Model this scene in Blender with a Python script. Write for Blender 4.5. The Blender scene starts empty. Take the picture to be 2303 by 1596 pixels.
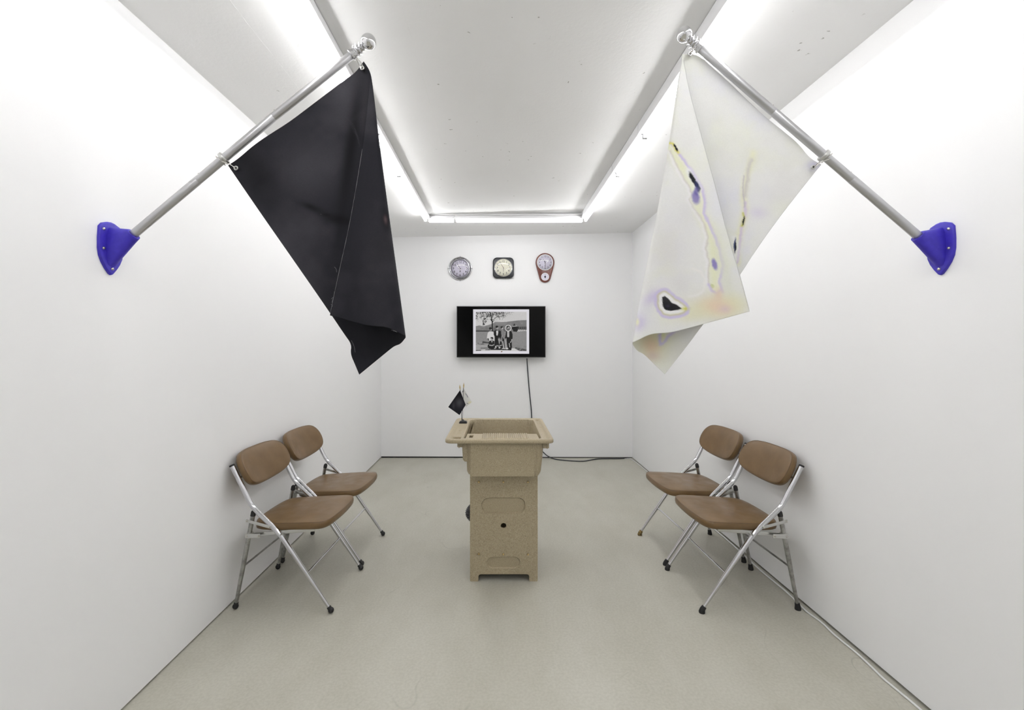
import bpy, bmesh, math, random
import numpy as np
from mathutils import Vector, Matrix
from mathutils.geometry import tessellate_polygon
random.seed(7); PI = math.pi
S = bpy.context.scene; C = S.collection
F0, CX, CY, H = 1020.0, 1121.0, 772.0, 1.33      # focal length in pixels, vanishing point, eye height

# ---------------------------------------------------------------- camera, world, exposure
cd = bpy.data.cameras.new('camera'); cam = bpy.data.objects.new('camera', cd); C.objects.link(cam)
cam.location = (0, 0, H); cam.rotation_euler = (PI/2, 0, 0)
cd.sensor_width = 36; cd.lens = 36*F0/2303; cd.clip_start = .02
cd.shift_x = (1151.5-CX)/2303; cd.shift_y = -(798-CY)/2303
S.camera = cam
w = bpy.data.worlds.new('world'); S.world = w; w.use_nodes = True
w.node_tree.nodes['Background'].inputs[0].default_value = (.9, .92, 1, 1)
w.node_tree.nodes['Background'].inputs[1].default_value = .25
S.view_settings.view_transform = 'Standard'; S.view_settings.look = 'None'
S.view_settings.gamma = 1; S.view_settings.use_curve_mapping = False
S.view_settings.exposure = 0.0
TUBE_POWER = 46.5

XL, XR, YB, YF = -1.364, 1.555, 5.27, -2.4       # room
ZL, ZR = 2.56, 2.615
def zc(x): return ZL + (ZR-ZL)*(x-XL)/(XR-XL)

# ---------------------------------------------------------------- helpers
def W(px, py, d): return Vector(((px-CX)*d/F0, d, H+(CY-py)*d/F0))     # survey point -> world
def FL(px, py, z=0.0):                                                # point on / above the floor
    d = F0*(H-z)/(py-CY); return Vector(((px-CX)*d/F0, d, z))
def srgb(r, g, b):
    f = lambda c: (c/255/12.92 if c <= 10 else ((c/255+.055)/1.055)**2.4)
    return (f(r), f(g), f(b), 1)

class MB:
    def __init__(s): s.v = []; s.f = []
    def add(s, vs, fs):
        o = len(s.v); s.v += [tuple(p) for p in vs]; s.f += [tuple(i+o for i in f) for f in fs]; return s
    def box(s, a, b, M=None, bev=0):
        bm = bmesh.new(); bmesh.ops.create_cube(bm, size=1)
        c = [(a[i]+b[i])/2 for i in range(3)]; d = [abs(b[i]-a[i]) for i in range(3)]
        for v in bm.verts: v.co = Vector((v.co.x*d[0]+c[0], v.co.y*d[1]+c[1], v.co.z*d[2]+c[2]))
        if bev: bmesh.ops.bevel(bm, geom=bm.edges[:], offset=bev, segments=2, profile=.5, affect='EDGES')
        return s.bm(bm, M)
    def bm(s, bm, M=None):
        bm.verts.index_update()
        vs = [(M @ v.co if M else v.co.copy()) for v in bm.verts]; fs = [[v.index for v in f.verts] for f in bm.faces]
        bm.free(); return s.add(vs, fs)
    def loft(s, loops, cap0=True, cap1=True, closed=True):
        n = len(loops[0]); vs = [p for l in loops for p in l]; fs = []
        for i in range(len(loops)-1):
            for j in range(n if closed else n-1):
                k = (j+1) % n; fs.append((i*n+j, i*n+k, (i+1)*n+k, (i+1)*n+j))
        if cap0: fs.append(tuple(range(n))[::-1])
        if cap1: fs.append(tuple((len(loops)-1)*n+j for j in range(n)))
        return s.add(vs, fs)
    def tube(s, pts, rad, n=12, caps=True, closed=False):
        pts = [Vector(p) for p in pts]; N = len(pts)
        if not hasattr(rad, '__len__'): rad = [rad]*N
        loops = []; up = None
        for i in range(N):
            if closed: t = (pts[(i+1) % N]-pts[i-1]).normalized()
            else: t = ((pts[min(i+1, N-1)]-pts[max(i-1, 0)])).normalized()
            if up is None:
                up = Vector((0, 0, 1)) if abs(t.z) < .9 else Vector((0, 1, 0))
            up = (up-t*up.dot(t)).normalized(); q = t.cross(up)
            loops.append([pts[i]+(up*math.cos(2*PI*k/n)+q*math.sin(2*PI*k/n))*rad[i] for k in range(n)])
        if closed: loops.append(loops[0]); caps = False
        return s.loft(loops, caps, caps)
    def lathe(s, prof, M, n=32):                       # prof (radius, height) about local Z
        loops = [[M @ Vector((r*math.cos(2*PI*k/n), r*math.sin(2*PI*k/n), h)) for k in range(n)] for r, h in prof]
        return s.loft(loops, True, True)
    def torus(s, R, r, M, n=40, m=8):
        s.tube([M @ Vector((R*math.cos(2*PI*k/n), R*math.sin(2*PI*k/n), 0)) for k in range(n)], r, m, closed=True); return s
    def prism(s, poly, M, h):                          # poly in local XY, extruded from 0 to h
        a = [M @ Vector((x, y, 0)) for x, y in poly]; b = [M @ Vector((x, y, h)) for x, y in poly]
        return s.loft([a, b])
    def build(s, name, mat, parent=None, smooth=True, ang=35, fix=True):
        me = bpy.data.meshes.new(name); me.from_pydata(s.v, [], s.f)
        if fix:
            bm = bmesh.new(); bm.from_mesh(me); bmesh.ops.recalc_face_normals(bm, faces=bm.faces[:]); bm.to_mesh(me); bm.free()
        me.update(); me.materials.append(mat)
        if smooth:
            me.shade_smooth()
            if ang: me.set_sharp_from_angle(angle=math.radians(ang))
        o = bpy.data.objects.new(name, me); C.objects.link(o)
        if parent: o.parent = parent; o.matrix_parent_inverse = Matrix()
        if parent:                                     # geometry is in world coordinates of the parent's frame
            o.location = (0, 0, 0)
        return o
def thing(name, label, cat, loc=(0, 0, 0), rz=0, group=None):
    o = bpy.data.objects.new(name, None); C.objects.link(o); o.location = loc; o.rotation_euler = (0, 0, rz)
    o.empty_display_size = .05; o['label'] = label; o['category'] = cat
    if group: o['group'] = group
    return o
def tag(o, label, cat, group=None):
    o['label'] = label; o['category'] = cat
    if group: o['group'] = group
    return o
def T(x, y, z): return Matrix.Translation((x, y, z))
def frame(o, z, x=None):                               # matrix with local Z along z
    z = Vector(z).normalized(); x = Vector(x) if x else (Vector((1, 0, 0)) if abs(z.x) < .9 else Vector((0, 1, 0)))
    x = (x-z*x.dot(z)).normalized(); y = z.cross(x)
    M = Matrix((x, y, z)).transposed().to_4x4(); M.translation = Vector(o); return M
def rrect(x0, x1, y0, y1, r, n=6):
    p = []
    for cx, cy, a in ((x1-r, y1-r, 0), (x0+r, y1-r, 90), (x0+r, y0+r, 180), (x1-r, y0+r, 270)):
        for k in range(n+1):
            t = math.radians(a+90*k/n); p.append((cx+r*math.cos(t), cy+r*math.sin(t)))
    return p
def smoothpath(pts, it=2):
    pts = [Vector(p) for p in pts]
    for _ in range(it):
        q = [pts[0]]
        for a, b in zip(pts, pts[1:]): q += [a.lerp(b, .25), a.lerp(b, .75)]
        pts = q+[pts[-1]]
    return pts
def fillet(pts, r, n=6):                               # round each inner corner of a polyline
    pts = [Vector(p) for p in pts]; out = [pts[0]]
    for a, b, c in zip(pts, pts[1:], pts[2:]):
        u = (a-b).normalized(); v = (c-b).normalized()
        for k in range(n+1):
            t = k/n; p0 = b+u*r; p2 = b+v*r
            out.append(p0*(1-t)**2+b*2*t*(1-t)+p2*t*t)
    return out+[pts[-1]]

# ---------------------------------------------------------------- materials
def mat(name, col, rough=.5, metal=0, spec=.5, coat=0, sheen=0):
    m = bpy.data.materials.new(name); m.use_nodes = True; b = m.node_tree.nodes['Principled BSDF']
    b.inputs['Base Color'].default_value = col; b.inputs['Roughness'].default_value = rough
    b.inputs['Metallic'].default_value = metal; b.inputs['Specular IOR Level'].default_value = spec
    b.inputs['Coat Weight'].default_value = coat; b.inputs['Sheen Weight'].default_value = sheen
    return m
def N(m, t, **k):
    n = m.node_tree.nodes.new(t)
    for a, v in k.items(): setattr(n, a, v)
    return n
def L(m, a, b): m.node_tree.links.new(a, b)
def coords(m, obj=True):
    return N(m, 'ShaderNodeTexCoord').outputs['Object']
def noise(m, scale, detail=3, rough=.5, vec=None, stretch=None):
    n = N(m, 'ShaderNodeTexNoise'); n.inputs['Scale'].default_value = scale
    n.inputs['Detail'].default_value = detail; n.inputs['Roughness'].default_value = rough
    c = vec or coords(m)
    if stretch:
        mp = N(m, 'ShaderNodeMapping'); mp.inputs['Scale'].default_value = stretch; L(m, c, mp.inputs[0]); c = mp.outputs[0]
    L(m, c, n.inputs['Vector']); return n.outputs['Fac']
def ramp(m, fac, stops):
    r = N(m, 'ShaderNodeValToRGB'); e = r.color_ramp.elements
    while len(e) < len(stops): e.new(.5)
    for x, (p, c) in zip(e, stops): x.position = p; x.color = c
    L(m, fac, r.inputs[0]); return r.outputs[0]
def mix(m, fac, a, b, mode='MIX'):
    n = N(m, 'ShaderNodeMix', data_type='RGBA', blend_type=mode)
    for s, v in ((n.inputs[0], fac), (n.inputs[6], a), (n.inputs[7], b)):
        if hasattr(v, 'links') or isinstance(v, bpy.types.NodeSocket): L(m, v, s)
        else: s.default_value = v
    return n.outputs[2]
def bump(m, h, st=.2, dist=.01):
    b = N(m, 'ShaderNodeBump'); b.inputs['Strength'].default_value = st; b.inputs['Distance'].default_value = dist
    L(m, h, b.inputs['Height']); L(m, b.outputs[0], m.node_tree.nodes['Principled BSDF'].inputs['Normal'])
def base(m, c): L(m, c, m.node_tree.nodes['Principled BSDF'].inputs['Base Color'])

mWall = mat('wall_paint', (.89, .89, .89, 1), .62, spec=.2)
base(mWall, ramp(mWall, noise(mWall, 1.3, 4), [(.3, (.882, .884, .888, 1)), (.7, (.896, .896, .895, 1))]))
bump(mWall, noise(mWall, 160, 3), .05, .002)
mCeil = mat('ceiling_concrete_paint', (.8, .8, .79, 1), .7, spec=.2)
def ceilmat():
    m = mCeil
    v = N(m, 'ShaderNodeTexVoronoi'); v.inputs['Scale'].default_value = 13; v.inputs['Randomness'].default_value = 1
    n1 = noise(m, 40, 2); c = coords(m)
    mx = N(m, 'ShaderNodeVectorMath', operation='ADD')
    sc = N(m, 'ShaderNodeVectorMath', operation='SCALE'); sc.inputs['Scale'].default_value = .04
    nn = N(m, 'ShaderNodeTexNoise'); nn.inputs['Scale'].default_value = 45; L(m, c, nn.inputs['Vector'])
    L(m, nn.outputs['Color'], sc.inputs[0]); L(m, c, mx.inputs[0]); L(m, sc.outputs[0], mx.inputs[1]); L(m, mx.outputs[0], v.inputs['Vector'])
    pit = ramp(m, v.outputs['Distance'], [(.055, (1, 1, 1, 1)), (.085, (0, 0, 0, 1))])
    msk = ramp(m, noise(m, 2.2, 3, .6), [(.50, (0, 0, 0, 1)), (.56, (1, 1, 1, 1))])
    pm = mix(m, 1.0, pit, msk, 'MULTIPLY')
    basec = ramp(m, noise(m, 1.6, 5), [(.3, (.87, .87, .862, 1)), (.7, (.895, .895, .89, 1))])
    base(m, mix(m, pm, basec, (.42, .41, .38, 1)))
    inv = N(m, 'ShaderNodeMath', operation='MULTIPLY_ADD'); L(m, pm, inv.inputs[0]); inv.inputs[1].default_value = -3
    L(m, noise(m, 60, 4, .6), inv.inputs[2]); bump(m, inv.outputs[0], .18, .004)
ceilmat()
mFloor = mat('floor_polished_cement', (.5, .49, .43, 1), .38, spec=.4)
def floormat():
    m = mFloor
    a = noise(m, .9, 5, .6); b = noise(m, 4, 6, .65, stretch=(1, .45, 1)); f = noise(m, 90, 3)
    c1 = ramp(m, a, [(.3, srgb(180, 177, 163)), (.7, srgb(189, 187, 174))])
    c2 = ramp(m, b, [(.35, srgb(172, 169, 154)), (.62, srgb(192, 190, 178))])
    c = mix(m, .45, c1, c2)
    c = mix(m, .14, c, ramp(m, f, [(.35, (.28, .27, .24, 1)), (.65, (.62, .61, .57, 1))]))
    # fine hair scratches and a few specks
    w1 = N(m, 'ShaderNodeTexVoronoi', feature='DISTANCE_TO_EDGE'); w1.inputs['Scale'].default_value = 1.7
    mp = N(m, 'ShaderNodeVectorMath', operation='ADD'); cs = coords(m)
    nz = N(m, 'ShaderNodeTexNoise'); nz.inputs['Scale'].default_value = 1.4; nz.inputs['Detail'].default_value = 2
    L(m, cs, nz.inputs['Vector']); L(m, cs, mp.inputs[0]); L(m, nz.outputs['Color'], mp.inputs[1]); L(m, mp.outputs[0], w1.inputs['Vector'])
    ln = ramp(m, w1.outputs['Distance'], [(0, (1, 1, 1, 1)), (.0012, (0, 0, 0, 1))])
    lm = mix(m, 1, ln, ramp(m, noise(m, 2.3, 4), [(.5, (0, 0, 0, 1)), (.64, (.45, .45, .45, 1))]), 'MULTIPLY')
    c = mix(m, lm, c, (.25, .24, .2, 1))
    v = N(m, 'ShaderNodeTexVoronoi'); v.inputs['Scale'].default_value = 6; L(m, cs, v.inputs['Vector'])
    sp = ramp(m, v.outputs['Distance'], [(.012, (1, 1, 1, 1)), (.02, (0, 0, 0, 1))])
    sp = mix(m, 1, sp, ramp(m, noise(m, 3.1, 1), [(.55, (0, 0, 0, 1)), (.56, (.8, .8, .8, 1))]), 'MULTIPLY')
    c = mix(m, sp, c, (.16, .15, .12, 1))
    base(m, c)
    r = ramp(m, noise(m, 2.2, 5), [(.3, (.33, .33, .33, 1)), (.7, (.47, .47, .47, 1))])
    L(m, r, m.node_tree.nodes['Principled BSDF'].inputs['Roughness'])
    bump(m, noise(m, 45, 4, .6), .06, .003)
floormat()
mGap = mat('shadow_gap_black', (.012, .012, .014, 1), .8)
mWhite = mat('white_enamel', (.83, .83, .84, 1), .35)
mTube = bpy.data.materials.new('lamp_glow'); mTube.use_nodes = True
_nt = mTube.node_tree; _nt.nodes.clear(); _e = _nt.nodes.new('ShaderNodeEmission'); _o = _nt.nodes.new('ShaderNodeOutputMaterial')
_e.inputs[0].default_value = (1.0, .992, 1.0, 1); _e.inputs[1].default_value = TUBE_POWER; _nt.links.new(_e.outputs[0], _o.inputs[0])
# an LED tube throws most of its light downwards: output depends on where its own surface faces
_g = _nt.nodes.new('ShaderNodeNewGeometry'); _s = _nt.nodes.new('ShaderNodeSeparateXYZ'); _nt.links.new(_g.outputs['Normal'], _s.inputs[0])
_m = _nt.nodes.new('ShaderNodeMapRange'); _nt.links.new(_s.outputs['Z'], _m.inputs['Value'])
for _k, _v in (('From Min', -.9), ('From Max', .25), ('To Min', TUBE_POWER), ('To Max', TUBE_POWER*.52)): _m.inputs[_k].default_value = _v
_nt.links.new(_m.outputs[0], _e.inputs[1])
mCap = mat('lamp_end_cap', (.7, .7, .72, 1), .4)
mChrome = mat('chrome', (.62, .62, .64, 1), .12, 1)
bump(mChrome, noise(mChrome, 30, 2), .02, .002)
mChromeW = mat('worn_chrome', (.55, .55, .54, 1), .28, 1)
base(mChromeW, ramp(mChromeW, noise(mChromeW, 25, 6, .7), [(.35, (.25, .25, .24, 1)), (.6, (.46, .46, .45, 1))]))
mZinc = mat('zinc_plate', (.58, .58, .56, 1), .3, 1)
mAlu = mat('satin_aluminium', (.52, .52, .53, 1), .36, .92)
mPolish = mat('polished_silver', (.74, .74, .75, 1), .04, 1)
mBlue = mat('blue_resin', srgb(66, 48, 190), .45)
base(mBlue, ramp(mBlue, noise(mBlue, 60, 3), [(.3, srgb(52, 38, 168)), (.7, srgb(60, 46, 182))])); bump(mBlue, noise(mBlue, 220, 3), .15, .001)
mSilver = mat('silver_plastic', (.50, .50, .52, 1), .22, 1)
mSteel = mat('screw_steel', (.6, .58, .54, 1), .25, 1)
mWash = mat('washer_dull', srgb(150, 138, 112), .35)
mBrass = mat('yellow_zinc', (.66, .52, .28, 1), .28, 1)
mRub = mat('black_rubber', (.012, .012, .013, 1), .55)
mRubOld = mat('yellowed_rubber', srgb(120, 98, 52), .6)
base(mRubOld, ramp(mRubOld, noise(mRubOld, 90, 3), [(.35, srgb(60, 48, 28)), (.65, srgb(148, 124, 70))]))
mBlack = mat('black_plastic', (.012, .012, .013, 1), .3)
mCable = mat('cable_black', (.02, .022, .03, 1), .5)
mCableW = mat('cable_white', (.78, .78, .78, 1), .45)
def leather(name, c0, c1):
    m = mat(name, c0, .36, spec=.45)
    c = ramp(m, noise(m, 9, 6, .6), [(.3, c0), (.7, c1)])
    base(m, c); n1 = noise(m, 320, 3, .6); bump(m, n1, .12, .0015)
    L(m, ramp(m, noise(m, 14, 4), [(.3, (.28, .28, .28, 1)), (.7, (.44, .44, .44, 1))]), m.node_tree.nodes['Principled BSDF'].inputs['Roughness'])
    return m
mLeath = leather('brown_vinyl', srgb(104, 81, 51), srgb(118, 93, 61))
mSeam = mat('brown_vinyl_piping', srgb(96, 74, 52), .4)
def plastic():
    m = mat('speckled_plastic', srgb(178, 166, 140), .42, spec=.4)
    cs = coords(m)
    v = N(m, 'ShaderNodeTexVoronoi'); v.inputs['Scale'].default_value = 150; L(m, cs, v.inputs['Vector'])
    d = ramp(m, v.outputs['Distance'], [(.13, (1, 1, 1, 1)), (.24, (0, 0, 0, 1))])
    sel = ramp(m, v.outputs['Color'], [(.25, (0, 0, 0, 1)), (.8, (1, 1, 1, 1))])
    dk = mix(m, 1, d, sel, 'MULTIPLY')
    n = noise(m, 260, 3, .7)
    c = ramp(m, n, [(.32, srgb(152, 139, 113)), (.5, srgb(170, 157, 130)), (.68, srgb(186, 175, 149))])
    c = mix(m, dk, c, srgb(88, 82, 72)); base(m, c)
    return m
mPlas = plastic()
mDark = mat('cavity_dark', (.02, .02, .02, 1), .9)
mScreenOff = mat('screen_black', (.003, .003, .003, 1), .12, spec=.12)
mDial = mat('clock_dial_lavender', srgb(222, 218, 232), .6)
mDialC = mat('clock_dial_cream', srgb(240, 238, 222), .6)
mInk = mat('dial_ink', (.03, .03, .05, 1), .6)
mRed = mat('second_hand_red', (.3, .02, .02, 1), .5)
mWood = mat('mahogany_brown_plastic', srgb(110, 62, 54), .32)
base(mWood, ramp(mWood, noise(mWood, 60, 4, stretch=(1, 1, .1)), [(.3, srgb(96, 52, 46)), (.7, srgb(122, 72, 62))]))
mCharc = mat('charcoal_plastic', (.022, .024, .028, 1), .35)
mGold = mat('gold_plastic', (.55, .40, .16, 1), .3, .8)
def glass():
    m = bpy.data.materials.new('clear_dome'); m.use_nodes = True; nt = m.node_tree; nt.nodes.clear()
    o = nt.nodes.new('ShaderNodeOutputMaterial'); t = nt.nodes.new('ShaderNodeBsdfTransparent'); g = nt.nodes.new('ShaderNodeBsdfGlossy')
    g.inputs['Roughness'].default_value = .03; f = nt.nodes.new('ShaderNodeFresnel'); f.inputs[0].default_value = 1.5
    x = nt.nodes.new('ShaderNodeMixShader'); nt.links.new(f.outputs[0], x.inputs[0]); nt.links.new(t.outputs[0], x.inputs[1])
    nt.links.new(g.outputs[0], x.inputs[2]); nt.links.new(x.outputs[0], o.inputs[0]); return m
mGlass = glass()
def printed(name, rough=.7, emit=False):
    m = mat(name, (.8, .8, .8, 1), rough, spec=.25)
    a = N(m, 'ShaderNodeVertexColor', layer_name='print')
    if emit:
        b = m.node_tree.nodes['Principled BSDF']; b.inputs['Base Color'].default_value = (.01, .01, .01, 1)
        L(m, a.outputs[0], b.inputs['Emission Color']); b.inputs['Emission Strength'].default_value = .80; b.inputs['Roughness'].default_value = .25
    else: base(m, a.outputs[0]); bump(m, noise(m, 900, 2), .1, .0006)
    return m
def paint(o, cols):
    ca = o.data.color_attributes.new('print', 'FLOAT_COLOR', 'POINT')
    ca.data.foreach_set('color', np.asarray(cols, dtype=np.float32).ravel())

# ---------------------------------------------------------------- room shell
def struct(o): o['kind'] = 'structure'; return o
ceil_ = MB()
nx = 12
vs = []; fs = []
for i in range(nx+1):
    x = XL-.06+(XR-XL+.12)*i/nx
    for y in (YF-.05, YB+.06): vs += [(x, y, zc(x)), (x, y, zc(x)+.08)]
for i in range(nx):
    a = i*4; b = a+4
    fs += [(a, a+2, b+2, b), (a+1, b+1, b+3, a+3), (a, b, b+1, a+1), (a+2, a+3, b+3, b+2)]
fs += [(0, 1, 3, 2), (nx*4, nx*4+2, nx*4+3, nx*4+1)]
ceil_.add(vs, fs); ceil_o = struct(ceil_.build('ceiling', mCeil, ang=20))
struct(MB().box((XL-.12, YF-.12, -.06), (XR+.12, YB+.12, 0)).build('floor', mFloor, smooth=False))
g = .008
def wallpoly(name, a, b, z0a, z0b, nrm, th=.05):
    a = Vector(a); b = Vector(b); n = Vector(nrm)*th
    za, zb = zc(a.x), zc(b.x)
    f = [Vector((a.x, a.y, z0a)), Vector((b.x, b.y, z0b)), Vector((b.x, b.y, zb+.01)), Vector((a.x, a.y, za+.01))]
    return struct(MB().loft([f, [p+n for p in f]]).build(name, mWall, smooth=False))
wallpoly('wall_left', (XL, YF, 0), (XL, YB, 0), .006, .010, (-1, 0, 0))
wallpoly('wall_back', (XL-.05, YB, 0), (XR+.05, YB, 0), .018, .009, (0, 1, 0))
wallpoly('wall_right', (XR, YB, 0), (XR, YF, 0), .008, .022, (1, 0, 0))
wallpoly('wall_front', (XR+.05, YF, 0), (XL-.05, YF, 0), .01, .01, (0, -1, 0))
def gapstrip(name, a, b): struct(MB().box(a, b).build(name, mGap, smooth=False))  # black strip behind the gap under a wall, its shade put in as colour
gapstrip('gap_shade_left', (XL-.045, YF, 0), (XL-.012, YB, .03))
gapstrip('gap_shade_right', (XR+.022, YF, 0), (XR+.045, YB, .03))
gapstrip('gap_shade_back', (XL, YB+.012, 0), (XR, YB+.045, .04))
# form seams and chipped spots of the painted concrete slab
def seam(x, y0, y1):
    pts = []; n = 40
    for k in range(n+1):
        y = y0+(y1-y0)*k/n; xx = x+random.uniform(-.0025, .0025); pts.append((xx, y, zc(xx)+.0004))
    m = MB(); m.tube(pts, [random.uniform(.0003, .0011) for _ in pts], 6)
    o = m.build('seam', mCeil, ceil_o)
for x, a, b in ((-.357, .9, 3.95), (.512, .9, 2.8), (.49, 3.2, 3.5), (-.97, .9, 2.6)): seam(x, a, b)
def chip(px, py, wd):
    d = F0*(zc(0)-H)/(CY-py); x = (px-CX)*d/F0
    for k in range(3):
        m = MB()
        ax = x+random.uniform(-wd, wd); ay = d+random.uniform(-wd, wd)*.6; r = random.uniform(.25, .5)*wd*.6
        bm = bmesh.new(); bmesh.ops.create_icosphere(bm, subdivisions=2, radius=1)
        for v in bm.verts: v.co *= random.uniform(.85, 1.1); v.co.z *= .12
        m.bm(bm, T(ax, ay, zc(ax))@Matrix.Scale(r, 4)); m.build('chip', mCeil, ceil_o)
for px, py, wd in ((1200, 143, .02), (1135, 372, .035), (1094, 202, .008), (1188, 268, .012), (1187, 283, .012), (1186, 305, .02), (1036, 308, .02), (905, 217, .012), (1433, 209, .012), (552, 178, .015)): chip(px, py, wd)

# ---------------------------------------------------------------- ceiling tube lamps
ZT = 2.525; LXL, LXR, LY = -.708, .847, 4.432
def lamp(p, q, out, label):
    """p->q along the lamp, out = unit vector towards the wall side"""
    p = Vector(p); q = Vector(q); L_ = (q-p).length; u = (q-p).normalized(); o = Vector(out)
    t = thing('tube_lamp', label, 'light', ((p+q)/2), 0, 'tube lamps on the ceiling')
    M = Matrix((u, o, Vector((0, 0, 1)))).transposed().to_4x4(); M.translation = p-(p+q)/2
    e = .004
    zc0 = zc((p+q).x/2)-p.z-.003
    m = MB(); m.box((e, -.041, .015), (L_-e, -.020, zc0), M, .0015); m.build('housing', mWhite, t, ang=30)
    m = MB(); m.box((e, -.0205, .014), (L_-e, .016, .019), M, .001); m.build('reflector', mWhite, t, ang=30)
    m = MB(); m.tube([M@Vector((.012, 0, 0)), M@Vector((L_-.012, 0, 0))], .0115, 16); m.build('tube', mTube, t)
    for x in (e, L_-e-.010): MB().box((x, -.014, -.0125), (x+.010, .013, .0145), M, .002).build('end_cap', mCap, t)
    for f in (.22, .78):
        x = L_*f; MB().box((x-.004, -.025, .009), (x+.004, -.013, .0145), M, .001).build('clip', mCap, t)
mods = [(4.432, 3.22), (3.22, 2.62), (2.62, 1.45), (1.45, .28), (.28, -.89), (-.89, -1.9)]
words = ['farthest', 'second', 'third', 'fourth', 'fifth', 'sixth']
for i, (a, b) in enumerate(mods):
    if i == 0: a -= .02
    lamp((LXL, b, ZT), (LXL, a, ZT), (-1, 0, 0), 'white tube lamp in the left ceiling row, %s from the back wall' % words[i].replace('farthest', 'nearest one'))
    lamp((LXR, b, ZT), (LXR, a, ZT), (1, 0, 0), 'white tube lamp in the right ceiling row, %s from the back wall' % words[i].replace('farthest', 'nearest one'))
xb = LXL+.285
lamp((LXL+.02, LY, ZT), (xb, LY, ZT), (0, 1, 0), 'short white tube lamp at the left end of the row before the back wall')
lamp((xb, LY, ZT), (LXR-.02, LY, ZT), (0, 1, 0), 'long white tube lamp crossing the ceiling before the back wall')
m = MB(); pts = [(-.66+1.46*k/30, LY-.07-.006*math.sin(k*.5), zc(0)-.012-.010*math.sin(k*.31)**2) for k in range(31)]
m.tube(smoothpath(pts, 1), .005, 8); tag(m.build('lamp_cable', mWhite), 'white cable sagging along the ceiling beside the back lamp row', 'cable')

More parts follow.
